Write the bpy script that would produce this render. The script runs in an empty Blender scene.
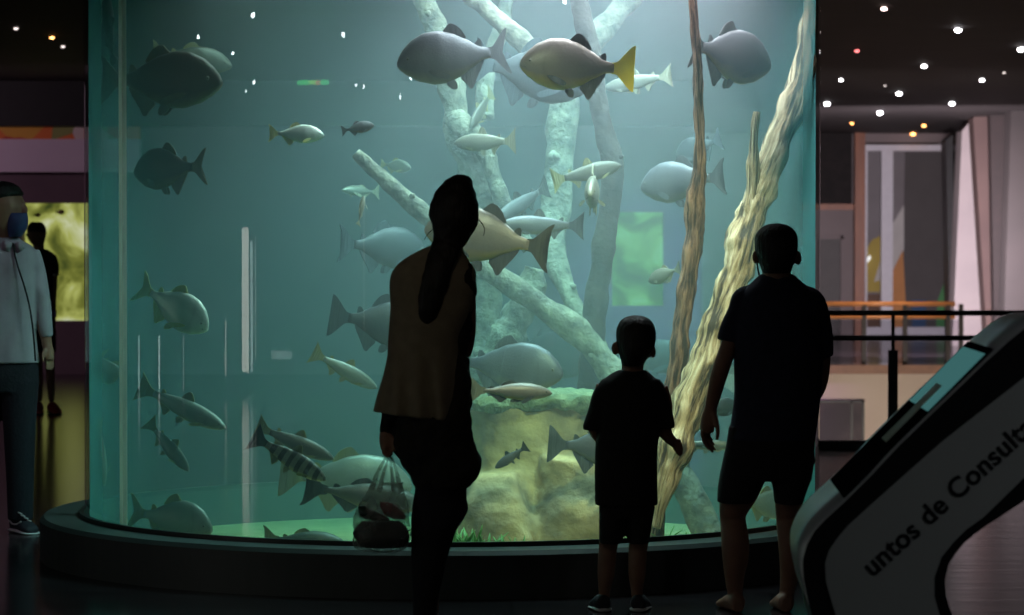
import bpy, bmesh, math, random
from mathutils import Vector, Matrix, noise
random.seed(7)
SC = bpy.context.scene
COL = SC.collection
PI = math.pi

# ------------------------------------------------------------------ camera, world, light, exposure
FPX, HORIZON, CAMH = 3000.0, 248.0, 1.60
PITCH = math.atan((307.5 - HORIZON) / FPX)
cam_d = bpy.data.cameras.new('camera'); cam = bpy.data.objects.new('camera', cam_d); COL.objects.link(cam)
cam_d.sensor_width = 36.0; cam_d.lens = FPX / 1024 * 36
cam_d.clip_end = 300
cam.location = (0, 0, CAMH); cam.rotation_euler = (PI / 2 - PITCH, 0, 0)
SC.camera = cam
cam_d.dof.use_dof = True; cam_d.dof.focus_distance = 14.4; cam_d.dof.aperture_fstop = 4.5
SC.view_settings.view_transform = 'Standard'; SC.view_settings.look = 'None'
SC.view_settings.gamma = 1.0; SC.view_settings.use_curve_mapping = False
SC.view_settings.exposure = 0.0
SC.render.film_transparent = False
cy = SC.cycles
cy.transparent_max_bounces = 32; cy.max_bounces = 8; cy.volume_bounces = 1
cy.caustics_reflective = False; cy.caustics_refractive = False
cy.sample_clamp_indirect = 4.0
cy.use_denoising = True

world = bpy.data.worlds.new('hall_gloom'); SC.world = world; world.use_nodes = True
world.node_tree.nodes['Background'].inputs[0].default_value = (0.50, 0.42, 0.50, 1)
world.node_tree.nodes['Background'].inputs[1].default_value = 0.004

# tank geometry (metres, camera at the origin looking along +Y)
TX, TY, TR, TZ = -0.31, 15.77, 1.92, 0.22      # centre, radius, top of the plinth
TFLOOR, TTOP = 0.02, 3.30
CEIL = 3.70

def lamp(name, kind, loc, power, color, size=0.3, rot=None, target=None, spot=None, blend=0.5):
    l = bpy.data.lights.new(name, kind); o = bpy.data.objects.new(name, l); COL.objects.link(o)
    o.location = loc; l.energy = power; l.color = color
    if kind == 'AREA':
        l.shape = 'DISK'; l.size = size
        if name == 'tank_flood': l.spread = math.radians(120)
    else:
        l.shadow_soft_size = size
    if kind == 'SPOT':
        l.spot_size = spot; l.spot_blend = blend
    if target is not None:
        o.rotation_euler = (Vector(target) - Vector(loc)).to_track_quat('-Z', 'Y').to_euler()
    return o

# floodlights in the collar above the water
lamp('tank_flood', 'AREA', (TX + 0.75, TY - 0.40, 3.27), 165, (1.0, 0.76, 0.86), 1.9, target=(TX + 0.40, TY + 0.1, 0))
lamp('tank_flood', 'AREA', (TX - 0.80, TY - 0.3, 3.27), 13, (0.95, 0.95, 0.95), 1.2, target=(TX - 0.6, TY, 0))
# ceiling spots in front of the tank, aimed through the glass
lamp('rim_spot', 'SPOT', (TX + 1.55, 12.35, 3.62), 560, (1.0, 0.76, 0.46), 0.10, target=(TX + 1.0, 14.9, 1.15), spot=0.62, blend=0.7)
lamp('rim_spot', 'SPOT', (TX + 0.0, 12.25, 3.62), 340, (1.0, 0.82, 0.62), 0.10, target=(TX + 0.25, 14.9, 1.25), spot=0.70, blend=0.8)
# purple washes, rail spot and added fills of the hall
lamp('hall_fill', 'SPOT', (-0.6, 9.0, 3.6), 13, (1.0, 0.82, 0.62), 0.3, target=(-0.1, 12.6, 0.9), spot=0.75, blend=0.9)  # fill spot added to lift the backs of the group
lamp('purple_wash', 'SPOT', (-11.0, 33.0, 3.5), 300, (1.0, 0.66, 0.86), 0.2, target=(-6.2, 37.9, 2.0), spot=1.5, blend=0.8)
lamp('hall_fill', 'SPOT', (-4.6, 14.2, 3.6), 26, (0.95, 0.66, 0.92), 0.2, target=(-2.9, 16.7, 0.9), spot=0.7, blend=0.7)  # purple ambient light on the left man, added as a fill spot
lamp('hall_fill', 'SPOT', (3.2, 6.0, 3.6), 30, (0.9, 0.9, 0.95), 0.3, target=(1.6, 9.3, 0.9), spot=0.5, blend=0.8)  # fill spot added to brighten the kiosk
lamp('atrium_fill', 'AREA', (6.0, 43.8, 1.3), 430, (1.0, 0.88, 0.95), 1.0, target=(7.0, 53.0, 0.9))  # unseen area fill added in place of daylight on the pilaster feet
lamp('atrium_fill', 'AREA', (4.9, 35.0, -2.2), 190, (1.0, 0.88, 0.78), 1.2, target=(5.2, 42.5, -1.6))  # unseen area fill added to brighten the lower storey wall
lamp('atrium_spot', 'SPOT', (4.9, 40.2, 3.5), 260, (1.0, 0.66, 0.40), 0.1, target=(4.9, 41.1, 0.8), spot=1.3, blend=0.6)
lamp('purple_wash', 'SPOT', (0.6, 33.0, 3.5), 1500, (0.62, 0.30, 1.0), 0.2, target=(1.72, 37.9, 1.1), spot=0.5, blend=0.9)

# ------------------------------------------------------------------ helpers
def P(px, py, d):
    """the place at forward distance d that the photograph shows at (px, py)"""
    u = (px - 512) / FPX; v = -(py - 307.5) / FPX
    c, s = math.cos(PITCH), math.sin(PITCH)
    dr = Vector((u, c + v * s, v * c - s))
    return Vector((0, 0, CAMH)) + dr * (d / dr.y)
def floor_depth(py):
    v = -(py - 307.5) / FPX; c, s = math.cos(PITCH), math.sin(PITCH)
    return (c + v * s) * CAMH / -(v * c - s)
def tank_depth(px, t):
    """t = -1 front glass ... 1 back glass, along the line of sight at column px"""
    x = (px - 512) / FPX
    B = -(TX * x + TY); A = 1 + x * x; C = TX ** 2 + TY ** 2 - (TR - .035) ** 2
    return -B / A + t * 0.94 * math.sqrt(max(B * B - A * C, 0.0025)) / A

def finish(bm, name, m, parent=None, smooth=True, recalc=True):
    if recalc: bmesh.ops.recalc_face_normals(bm, faces=bm.faces)
    me = bpy.data.meshes.new(name); bm.to_mesh(me); bm.free()
    return link(me, name, m, parent, smooth)
def link(me, name, m, parent=None, smooth=True):
    o = bpy.data.objects.new(name, me); COL.objects.link(o)
    for x in (m if isinstance(m, (list, tuple)) else [m]): me.materials.append(x)
    if smooth: me.polygons.foreach_set('use_smooth', [True] * len(me.polygons))
    if parent is not None:
        o.parent = parent
        o.matrix_parent_inverse = Matrix.Translation(-Vector(parent.location)) if parent.get('_flat') else Matrix.Identity(4)
    return o
def thing(name, label, cat, loc=(0, 0, 0), group=None, flat=True):
    o = bpy.data.objects.new(name, None); COL.objects.link(o); o.location = loc
    o.empty_display_size = 0.1
    o['label'] = label; o['category'] = cat
    if group: o['group'] = group
    if flat: o['_flat'] = 1
    return o
def tag(o, label, cat, group=None, kind=None):
    o['label'] = label; o['category'] = cat
    if group: o['group'] = group
    if kind: o['kind'] = kind
    return o
def struct(o, label=None):
    o['kind'] = 'structure'
    if label: o['label'] = label; 
    return o

def box(bm, lo, hi, mi=0):
    vs = [bm.verts.new((x, y, z)) for x in (lo[0], hi[0]) for y in (lo[1], hi[1]) for z in (lo[2], hi[2])]
    for f in ((0, 1, 3, 2), (4, 6, 7, 5), (0, 4, 5, 1), (2, 3, 7, 6), (0, 2, 6, 4), (1, 5, 7, 3)):
        bm.faces.new([vs[i] for i in f]).material_index = mi
    return vs
def prism(bm, pts, axis_vec, close=True):
    """polygon of 3-D points pushed along axis_vec"""
    a = [bm.verts.new(p) for p in pts]; b = [bm.verts.new(Vector(p) + Vector(axis_vec)) for p in pts]
    n = len(pts)
    bm.faces.new(a); bm.faces.new(b[::-1])
    for i in range(n): bm.faces.new((a[i], b[i], b[(i + 1) % n], a[(i + 1) % n]))
def lathe(bm, prof, cx, cy_, seg=96, closed=False):
    rings = []
    for r, z in prof:
        rings.append([bm.verts.new((cx + r * math.cos(2 * PI * k / seg), cy_ + r * math.sin(2 * PI * k / seg), z)) for k in range(seg)])
    n = len(rings)
    fs = []
    for i in range(n if closed else n - 1):
        a, b = rings[i], rings[(i + 1) % n]
        for k in range(seg): fs.append(bm.faces.new((a[k], a[(k + 1) % seg], b[(k + 1) % seg], b[k])))
    return rings, fs
def catmull(pts, n):
    out = []
    m = len(pts)
    for i in range(m - 1):
        p0, p1, p2, p3 = pts[max(i - 1, 0)], pts[i], pts[i + 1], pts[min(i + 2, m - 1)]
        for k in range(n):
            t = k / n
            out.append(tuple(0.5 * ((2 * b) + (-a + c) * t + (2 * a - 5 * b + 4 * c - d) * t * t + (-a + 3 * b - 3 * c + d) * t ** 3) for a, b, c, d in zip(p0, p1, p2, p3)))
    out.append(tuple(pts[-1]))
    return out
FWD = Vector((0, 1, 0))
def tube(bm, cen, rx, ry, seg=16, rough=0.0, seed=0.0, freq=1.0, cap=True, power=2.0, level=False):
    """loft along 3-D centres; rx across the view, ry along it"""
    rings = []
    n = len(cen)
    gl = bm.verts.layers.float_vector.get('grain') or bm.verts.layers.float_vector.new('grain')
    run = 0.0
    for i in range(n):
        if i: run += (cen[i] - cen[i - 1]).length
        t = (cen[min(i + 1, n - 1)] - cen[max(i - 1, 0)])
        if t.length < 1e-9: t = Vector((0, 0, 1))
        t.normalize()
        a = t.cross(FWD)
        if a.length < 0.2: a = t.cross(Vector((0, 0, 1)))
        a.normalize(); b = t.cross(a).normalized()
        if level: a, b = Vector((1, 0, 0)), Vector((0, 1, 0))
        ring = []
        for k in range(seg):
            an = 2 * PI * k / seg; c_, s_ = math.cos(an), math.sin(an)
            ca = math.copysign(abs(c_) ** (2 / power), c_); sa = math.copysign(abs(s_) ** (2 / power), s_)
            v = a * (rx[i] * ca) + b * (ry[i] * sa)
            p = cen[i] + v
            if rough:
                q = p * freq + Vector((seed, seed * 1.7, -seed))
                p = cen[i] + v * (1 + rough * noise.fractal(q, 0.9, 2.1, 4))
            v_ = bm.verts.new(p); v_[gl] = (c_, s_, run)
            ring.append(v_)
        rings.append(ring)
    for i in range(n - 1):
        for k in range(seg):
            bm.faces.new((rings[i][k], rings[i][(k + 1) % seg], rings[i + 1][(k + 1) % seg], rings[i + 1][k]))
    if cap:
        for ring, c in ((rings[0], cen[0]), (rings[-1], cen[-1])):
            v = bm.verts.new(c)
            for k in range(seg): bm.faces.new((ring[k], ring[(k + 1) % seg], v))
    return rings
def limb(bm, d, pts, seg=16, n=4, flat=1.0, **kw):
    """pts: (px, py, r_px[, depth offset m]) round limb"""
    q = catmull([(p[0], p[1], p[2], p[3] if len(p) > 3 else 0.0) for p in pts], n)
    cen = [P(p[0], p[1], d + p[3]) for p in q]; r = [max(p[2], 0.3) * d / FPX for p in q]
    return tube(bm, cen, r, [x * flat for x in r], seg, **kw)
def slab(bm, d, pts, seg=24, n=4, power=2.3, **kw):
    """pts: (x_left, x_right, y, half depth px[, depth offset m]) body-like loft read from both outlines"""
    q = catmull([(p[0], p[1], p[2], p[3], p[4] if len(p) > 4 else 0.0) for p in pts], n)
    cen = [P((p[0] + p[1]) / 2, p[2], d + p[4]) for p in q]
    return tube(bm, cen, [max(p[1] - p[0], .6) / 2 * d / FPX for p in q], [max(p[3], .3) * d / FPX for p in q], seg, power=power, level=True, **kw)
def ball(bm, c, r, seg=20, rings=12, sc=(1, 1, 1), rot=None):
    m = Matrix.Translation(Vector(c)) @ (rot.to_4x4() if rot else Matrix.Identity(4)) @ Matrix.Diagonal((sc[0], sc[1], sc[2], 1))
    bmesh.ops.create_uvsphere(bm, u_segments=seg, v_segments=rings, radius=r, matrix=m)
def fuse(bm, name, m, parent, voxel=0.006, smooth_it=4):
    """one continuous skin over all the shapes in bm"""
    bmesh.ops.recalc_face_normals(bm, faces=bm.faces)
    me = bpy.data.meshes.new(name + '_raw'); bm.to_mesh(me); bm.free()
    o = bpy.data.objects.new(name + '_raw', me); COL.objects.link(o)
    md = o.modifiers.new('r', 'REMESH'); md.mode = 'VOXEL'; md.voxel_size = voxel; md.use_smooth_shade = True
    if smooth_it:
        s = o.modifiers.new('s', 'SMOOTH'); s.factor = 0.5; s.iterations = smooth_it
    dg = bpy.context.evaluated_depsgraph_get(); dg.update()
    res = bpy.data.meshes.new_from_object(o.evaluated_get(dg))
    res.name = name
    bpy.data.objects.remove(o); bpy.data.meshes.remove(me)
    res.materials.clear()
    return link(res, name, m, parent)

# ------------------------------------------------------------------ materials
MATS = {}
def nt_new(name):
    m = bpy.data.materials.new(name); m.use_nodes = True
    nt = m.node_tree; nt.nodes.clear()
    out = nt.nodes.new('ShaderNodeOutputMaterial')
    return m, nt, out
def N(nt, typ, **kw):
    n = nt.nodes.new(typ)
    for k, v in kw.items():
        if k.startswith('i_'):
            n.inputs[k[2:].replace('_', ' ')].default_value = v
        else: setattr(n, k, v)
    return n
def ramp(nt, stops, fac=None):
    r = nt.nodes.new('ShaderNodeValToRGB'); e = r.color_ramp.elements
    while len(e) < len(stops): e.new(0.5)
    for el, (p, c) in zip(e, stops):
        el.position = p; el.color = (*c, 1) if len(c) == 3 else c
    if fac is not None: nt.links.new(fac, r.inputs[0])
    return r
def mat(name, c1, c2=None, scale=8.0, rough=0.6, metal=0.0, bump=0.0, detail=4.0, coords='Object', stretch=None, spec=0.5, emit=None, estr=0.0, bscale=None):
    if name in MATS: return MATS[name]
    m, nt, out = nt_new(name)
    b = N(nt, 'ShaderNodeBsdfPrincipled'); nt.links.new(b.outputs[0], out.inputs[0])
    b.inputs['Roughness'].default_value = rough; b.inputs['Metallic'].default_value = metal
    b.inputs['Specular IOR Level'].default_value = spec
    tc = N(nt, 'ShaderNodeTexCoord'); mp = N(nt, 'ShaderNodeMapping')
    nt.links.new(tc.outputs[coords], mp.inputs[0])
    if stretch: mp.inputs['Scale'].default_value = stretch
    nz = N(nt, 'ShaderNodeTexNoise'); nz.inputs['Scale'].default_value = scale; nz.inputs['Detail'].default_value = detail
    nt.links.new(mp.outputs[0], nz.inputs['Vector'])
    r = ramp(nt, [(0.32, c1), (0.68, c2 or tuple(x * 0.8 for x in c1))], nz.outputs[0])
    nt.links.new(r.outputs[0], b.inputs['Base Color'])
    if bump:
        nb = nz
        if bscale:
            nb = N(nt, 'ShaderNodeTexNoise'); nb.inputs['Scale'].default_value = bscale; nb.inputs['Detail'].default_value = 6
            nt.links.new(mp.outputs[0], nb.inputs['Vector'])
        bp = N(nt, 'ShaderNodeBump'); bp.inputs['Strength'].default_value = bump; bp.inputs['Distance'].default_value = 0.02
        nt.links.new(nb.outputs[0], bp.inputs['Height']); nt.links.new(bp.outputs[0], b.inputs['Normal'])
    if emit:
        b.inputs['Emission Color'].default_value = (*emit, 1); b.inputs['Emission Strength'].default_value = estr
    MATS[name] = m
    return m
def glow(name, c, s):
    if name in MATS: return MATS[name]
    m, nt, out = nt_new(name)
    e = N(nt, 'ShaderNodeEmission'); e.inputs[0].default_value = (*c, 1); e.inputs[1].default_value = s
    nt.links.new(e.outputs[0], out.inputs[0]); MATS[name] = m
    return m
def clear_glass(name, tint, gloss=True, rough=0.0, ior=1.45):
    if name in MATS: return MATS[name]
    m, nt, out = nt_new(name)
    t = N(nt, 'ShaderNodeBsdfTransparent'); t.inputs[0].default_value = (*tint, 1)
    if gloss:
        g = N(nt, 'ShaderNodeBsdfGlossy'); g.inputs['Roughness'].default_value = rough
        f = N(nt, 'ShaderNodeFresnel'); f.inputs[0].default_value = ior
        mx = N(nt, 'ShaderNodeMixShader')
        ge = N(nt, 'ShaderNodeNewGeometry'); mm = N(nt, 'ShaderNodeMath', operation='MULTIPLY'); om = N(nt, 'ShaderNodeMath', operation='SUBTRACT')
        om.inputs[0].default_value = 1.0; nt.links.new(ge.outputs['Backfacing'], om.inputs[1])
        nt.links.new(f.outputs[0], mm.inputs[0]); nt.links.new(om.outputs[0], mm.inputs[1])
        nt.links.new(mm.outputs[0], mx.inputs[0]); nt.links.new(t.outputs[0], mx.inputs[1]); nt.links.new(g.outputs[0], mx.inputs[2])
        nt.links.new(mx.outputs[0], out.inputs[0])
    else: nt.links.new(t.outputs[0], out.inputs[0])
    MATS[name] = m
    return m
def edge_haze_glass():
    """inner face of the acrylic with its thin algae film: clear when looked through squarely, milky along a grazing view"""
    m, nt, out = nt_new('tank_glass_haze')
    t = N(nt, 'ShaderNodeBsdfTransparent'); t.inputs[0].default_value = (0.97, 0.995, 0.99, 1)
    tr = N(nt, 'ShaderNodeBsdfTranslucent'); tr.inputs[0].default_value = (0.16, 0.50, 0.50, 1)  # teal edge glow of the water painted onto the glass
    df = N(nt, 'ShaderNodeBsdfDiffuse'); df.inputs[0].default_value = (0.16, 0.50, 0.50, 1)
    h = N(nt, 'ShaderNodeMixShader'); nt.links.new(tr.outputs[0], h.inputs[1]); nt.links.new(df.outputs[0], h.inputs[2])
    lw = N(nt, 'ShaderNodeLayerWeight'); lw.inputs[0].default_value = 0.5
    pw = N(nt, 'ShaderNodeMath', operation='POWER'); pw.inputs[1].default_value = 2.4; nt.links.new(lw.outputs['Facing'], pw.inputs[0])
    ml = N(nt, 'ShaderNodeMath', operation='MULTIPLY_ADD'); ml.inputs[1].default_value = 0.92; ml.inputs[2].default_value = 0.012; nt.links.new(pw.outputs[0], ml.inputs[0])
    mx = N(nt, 'ShaderNodeMixShader'); nt.links.new(ml.outputs[0], mx.inputs[0]); nt.links.new(t.outputs[0], mx.inputs[1]); nt.links.new(h.outputs[0], mx.inputs[2])
    nt.links.new(mx.outputs[0], out.inputs[0])
    return m
def fish_mat(name, back, side, belly, spot=0.0, bars=0.0, rough=0.42, sheen=0.25):
    if name in MATS: return MATS[name]
    m, nt, out = nt_new(name)
    b = N(nt, 'ShaderNodeBsdfPrincipled'); nt.links.new(b.outputs[0], out.inputs[0])
    b.inputs['Roughness'].default_value = rough; b.inputs['Metallic'].default_value = sheen
    a = N(nt, 'ShaderNodeAttribute'); a.attribute_name = 'up'
    au = N(nt, 'ShaderNodeAttribute'); au.attribute_name = 'along'
    tc = N(nt, 'ShaderNodeTexCoord')
    nz = N(nt, 'ShaderNodeTexNoise'); nz.inputs['Scale'].default_value = 9; nz.inputs['Detail'].default_value = 5
    nt.links.new(tc.outputs['Object'], nz.inputs['Vector'])
    ad = N(nt, 'ShaderNodeMath', operation='MULTIPLY_ADD'); ad.inputs[1].default_value = 0.22
    nt.links.new(nz.outputs[0], ad.inputs[0]); nt.links.new(a.outputs['Fac'], ad.inputs[2])
    r = ramp(nt, [(0.12, belly), (0.36, side), (0.66, side), (0.95, back)], ad.outputs[0])
    colr = r.outputs[0]
    if bars:
        w = N(nt, 'ShaderNodeTexWave'); w.inputs['Scale'].default_value = 2.6; w.inputs['Distortion'].default_value = 2.2
        nt.links.new(tc.outputs['Object'], w.inputs['Vector'])
        mx = N(nt, 'ShaderNodeMixRGB'); mx.blend_type = 'MULTIPLY'
        rr = ramp(nt, [(0.35, (0.12, 0.11, 0.10)), (0.6, (1, 1, 1))], w.outputs[0])
        mx.inputs[0].default_value = bars
        nt.links.new(colr, mx.inputs[1]); nt.links.new(rr.outputs[0], mx.inputs[2]); colr = mx.outputs[0]
    vz = N(nt, 'ShaderNodeTexVoronoi'); vz.inputs['Scale'].default_value = 46
    nt.links.new(tc.outputs['Object'], vz.inputs['Vector'])
    mx = N(nt, 'ShaderNodeMixRGB'); mx.blend_type = 'MULTIPLY'; mx.inputs[0].default_value = 0.22
    rr = ramp(nt, [(0.0, (0.6, 0.6, 0.6)), (0.5, (1, 1, 1))], vz.outputs['Distance'])
    nt.links.new(colr, mx.inputs[1]); nt.links.new(rr.outputs[0], mx.inputs[2]); colr = mx.outputs[0]
    # gill cover: a dark curved line behind the head
    gl = ramp(nt, [(0.225, (1, 1, 1)), (0.24, (0.45, 0.45, 0.45)), (0.262, (1, 1, 1))], au.outputs['Fac'])
    mg = N(nt, 'ShaderNodeMixRGB'); mg.blend_type = 'MULTIPLY'; mg.inputs[0].default_value = 0.22
    nt.links.new(colr, mg.inputs[1]); nt.links.new(gl.outputs[0], mg.inputs[2])
    nt.links.new(mg.outputs[0], b.inputs['Base Color'])
    bp = N(nt, 'ShaderNodeBump'); bp.inputs['Strength'].default_value = 0.07; bp.inputs['Distance'].default_value = 0.01
    nt.links.new(vz.outputs['Distance'], bp.inputs['Height']); nt.links.new(bp.outputs[0], b.inputs['Normal'])
    MATS[name] = m
    return m
def fin_mat(name, c, tip):
    return mat(name, c, tip, scale=5.0, rough=0.5, bump=0.4, stretch=(1.0, 1.0, 0.15), bscale=30)

M_plinth = mat('plinth_grey', (0.055, 0.060, 0.058), (0.045, 0.050, 0.048), rough=0.5, scale=3)
def silicone():
    m, nt, out = nt_new('joint_silicone')
    d = N(nt, 'ShaderNodeBsdfDiffuse'); d.inputs[0].default_value = (.75, .75, .70, 1)
    t = N(nt, 'ShaderNodeBsdfTranslucent'); t.inputs[0].default_value = (.80, .80, .74, 1)
    x = N(nt, 'ShaderNodeMixShader'); x.inputs[0].default_value = .75
    nt.links.new(d.outputs[0], x.inputs[1]); nt.links.new(t.outputs[0], x.inputs[2]); nt.links.new(x.outputs[0], out.inputs[0])
    return m
M_steel = silicone()
M_black = mat('black_paint', (0.012, 0.012, 0.013), (0.009, 0.009, 0.010), rough=0.45)
M_ceiling = mat('ceiling_dark', (0.030, 0.024, 0.024), (0.020, 0.016, 0.017), rough=0.7, scale=2)
M_skin = mat('skin', (0.30, 0.155, 0.10), (0.25, 0.125, 0.08), rough=0.55, scale=14, bump=0.05)
M_hair = mat('hair_black', (0.012, 0.009, 0.008), (0.006, 0.005, 0.004), rough=0.6, scale=60, bump=0.5, stretch=(1, 1, .2))
M_bark_pale = mat('pale_bark', (0.27, 0.235, 0.18), (0.065, 0.055, 0.045), scale=13, rough=0.95, bump=1.0, bscale=34, detail=8)
M_bark_dark = mat('dark_bark', (0.06, 0.045, 0.04), (0.022, 0.018, 0.018), scale=7, rough=0.95, bump=0.9, bscale=22)
M_bark_grey = mat('grey_bark', (0.30, 0.25, 0.22), (0.15, 0.12, 0.11), scale=7, rough=0.9, bump=0.8, bscale=22)
M_rock = mat('rock', (0.60, 0.40, 0.20), (0.18, 0.12, 0.07), scale=4.5, rough=0.95, bump=1.0, bscale=14, detail=8)
M_algae = mat('algae', (0.25, 0.27, 0.15), (0.09, 0.12, 0.06), scale=16, rough=0.95, bump=1.0, bscale=40)
M_sand = mat('tank_sand', (0.66, 0.44, 0.20), (0.50, 0.33, 0.15), scale=6, rough=0.95, bump=0.4, bscale=60)

# ------------------------------------------------------------------ the hall
def floor_mat():
    m, nt, out = nt_new('polished_floor')
    b = N(nt, 'ShaderNodeBsdfPrincipled'); nt.links.new(b.outputs[0], out.inputs[0])
    tc = N(nt, 'ShaderNodeTexCoord'); mp = N(nt, 'ShaderNodeMapping'); mp.inputs['Scale'].default_value = (0.35, 2.2, 1)
    nt.links.new(tc.outputs['Object'], mp.inputs[0])
    nz = N(nt, 'ShaderNodeTexNoise'); nz.inputs['Scale'].default_value = 2.2; nz.inputs['Detail'].default_value = 5
    nt.links.new(mp.outputs[0], nz.inputs['Vector'])
    r = ramp(nt, [(0.3, (0.012, 0.009, 0.011)), (0.7, (0.026, 0.019, 0.022))], nz.outputs[0])
    br = N(nt, 'ShaderNodeTexBrick'); br.inputs['Scale'].default_value = 1.0
    br.inputs['Brick Width'].default_value = 2.4; br.inputs['Row Height'].default_value = 0.42; br.inputs['Mortar Size'].default_value = 0.012
    br.inputs['Color1'].default_value = (1, 1, 1, 1); br.inputs['Color2'].default_value = (0.86, 0.86, 0.86, 1); br.inputs['Mortar'].default_value = (0.3, 0.3, 0.3, 1)
    nt.links.new(tc.outputs['Object'], br.inputs['Vector'])
    mx = N(nt, 'ShaderNodeMixRGB'); mx.blend_type = 'MULTIPLY'; mx.inputs[0].default_value = 1
    nt.links.new(r.outputs[0], mx.inputs[1]); nt.links.new(br.outputs[0], mx.inputs[2]); nt.links.new(mx.outputs[0], b.inputs['Base Color'])
    b.inputs['Roughness'].default_value = 0.17
    bp = N(nt, 'ShaderNodeBump'); bp.inputs['Strength'].default_value = 0.10; bp.inputs['Distance'].default_value = 0.02
    nt.links.new(nz.outputs[0], bp.inputs['Height']); nt.links.new(bp.outputs[0], b.inputs['Normal'])
    return m
M_floor = floor_mat()
X0, X1, Y0, Y1 = -27.0, 9.5, -34.0, 56.0
VX, VY0, VY1 = 2.45, 24.0, 41.0                       # the atrium void
bm = bmesh.new()
for lo, hi in (((X0, Y0), (VX, VY1)), ((VX, Y0), (X1, VY0)), ((X0, VY1), (X1, Y1))):
    box(bm, (lo[0], lo[1], -0.12), (hi[0], hi[1], 0.0))
struct(finish(bm, 'floor', M_floor, smooth=False))
bm = bmesh.new(); box(bm, (X0, Y0, CEIL), (X1, Y1, CEIL + 0.15)); struct(finish(bm, 'ceiling', M_ceiling, smooth=False))
M_wall_dark = mat('wall_dark', (0.05, 0.035, 0.042), (0.035, 0.025, 0.03), scale=2, rough=0.8)
M_wall_far = mat('wall_taupe', (0.20, 0.15, 0.155), (0.15, 0.11, 0.12), scale=1.5, rough=0.8)
bm = bmesh.new(); box(bm, (X0 - .2, Y0, 0), (X0, Y1, CEIL)); struct(finish(bm, 'wall_left', M_wall_dark, smooth=False))
bm = bmesh.new(); box(bm, (X0, Y0 - .2, 0), (X1, Y0, CEIL)); struct(finish(bm, 'wall_back', M_wall_dark, smooth=False))
bm = bmesh.new(); box(bm, (X1, Y0, -4), (X1 + .2, Y1 + .2, CEIL)); struct(finish(bm, 'wall_right', M_wall_dark, smooth=False))
# partition behind the tank with the lit planted tank and an added glowing window
DW = 38.0
def wall_rect(px0, py0, px1, py1, d):
    a, b = P(px0, py1, d), P(px1, py0, d)
    return a.x, a.z, b.x, b.z
M_wall_part = mat('wall_partition', (0.16, 0.11, 0.13), (0.12, 0.08, 0.10), scale=1.2, rough=0.8)
wx0, wz0, wx1, wz1 = wall_rect(22, 203, 88, 321, DW)
gx0, gz0, gx1, gz1 = wall_rect(612, 212, 664, 306, DW)  # added glowing window standing in for green light refracted by the tank
bm = bmesh.new()
holes = sorted([(wx0, wx1, wz0, wz1), (gx0, gx1, gz0, gz1)])
xx = -14.0
for hx0, hx1, hz0, hz1 in holes:
    box(bm, (xx, DW, 0), (hx0, DW + .3, CEIL)); box(bm, (hx0, DW, 0), (hx1, DW + .3, hz0)); box(bm, (hx0, DW, hz1), (hx1, DW + .3, CEIL)); xx = hx1
box(bm, (xx, DW, 0), (VX - .05, DW + .3, CEIL))
struct(finish(bm, 'wall_far', M_wall_part, smooth=False))
def aquarium_view(name):
    m, nt, out = nt_new(name)
    e = N(nt, 'ShaderNodeEmission'); nt.links.new(e.outputs[0], out.inputs[0])
    tc = N(nt, 'ShaderNodeTexCoord')
    nz = N(nt, 'ShaderNodeTexNoise'); nz.inputs['Scale'].default_value = 2.1; nz.inputs['Detail'].default_value = 6; nz.inputs['Distortion'].default_value = 0.9
    nt.links.new(tc.outputs['Object'], nz.inputs['Vector'])
    r = ramp(nt, [(0.30, (0.05, 0.07, 0.015)), (0.45, (0.20, 0.22, 0.04)), (0.56, (0.46, 0.50, 0.13)), (0.72, (0.75, 0.80, 0.55))], nz.outputs[0])
    nt.links.new(r.outputs[0], e.inputs[0]); e.inputs[1].default_value = 0.75
    return m
M_plantwall = aquarium_view('lit_planted_tank')
for i, (a, b, c, d) in enumerate(((wx0, wx1, wz0, wz1), (gx0, gx1, gz0, gz1))):
    bm = bmesh.new(); box(bm, (a - .02, DW + .26, c - .02), (b + .02, DW + .34, d + .02))
    struct(finish(bm, 'window_%d' % (i + 1), M_plantwall, smooth=False))
# coloured frieze and pale band above the planted tank
def frieze_mat():
    m, nt, out = nt_new('coloured_frieze')
    b = N(nt, 'ShaderNodeBsdfPrincipled'); nt.links.new(b.outputs[0], out.inputs[0])
    tc = N(nt, 'ShaderNodeTexCoord'); vz = N(nt, 'ShaderNodeTexVoronoi'); vz.inputs['Scale'].default_value = 3.4
    nt.links.new(tc.outputs['Object'], vz.inputs['Vector'])
    sp = N(nt, 'ShaderNodeSeparateColor'); nt.links.new(vz.outputs['Color'], sp.inputs[0])
    r = ramp(nt, [(0.0, (0.55, 0.06, 0.03)), (0.3, (0.75, 0.40, 0.05)), (0.5, (0.30, 0.34, 0.10)), (0.7, (0.80, 0.20, 0.04)), (0.9, (0.75, 0.66, 0.6))], sp.outputs[0])
    r.color_ramp.interpolation = 'CONSTANT'
    nt.links.new(r.outputs[0], b.inputs['Base Color']); return m
a = wall_rect(-60, 126, 140, 139, DW - .1)
bm = bmesh.new(); box(bm, (a[0], DW - .1, a[1]), (a[2], DW, a[3])); tag(finish(bm, 'mural_frieze', frieze_mat(), smooth=False), 'narrow orange and green frieze high on the far left wall', 'frieze')
a = wall_rect(-60, 139, 140, 172, DW - .16)
bm = bmesh.new(); box(bm, (a[0], DW - .16, a[1]), (a[2], DW, a[3])); tag(finish(bm, 'wall_banner', mat('banner_pale', (0.75, 0.66, 0.74), (0.68, 0.58, 0.68), scale=1, rough=0.6), smooth=False), 'pale lilac banner band above the lit planted tank', 'banner')
a = wall_rect(-60, 60, 140, 126, DW - .25)
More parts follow.
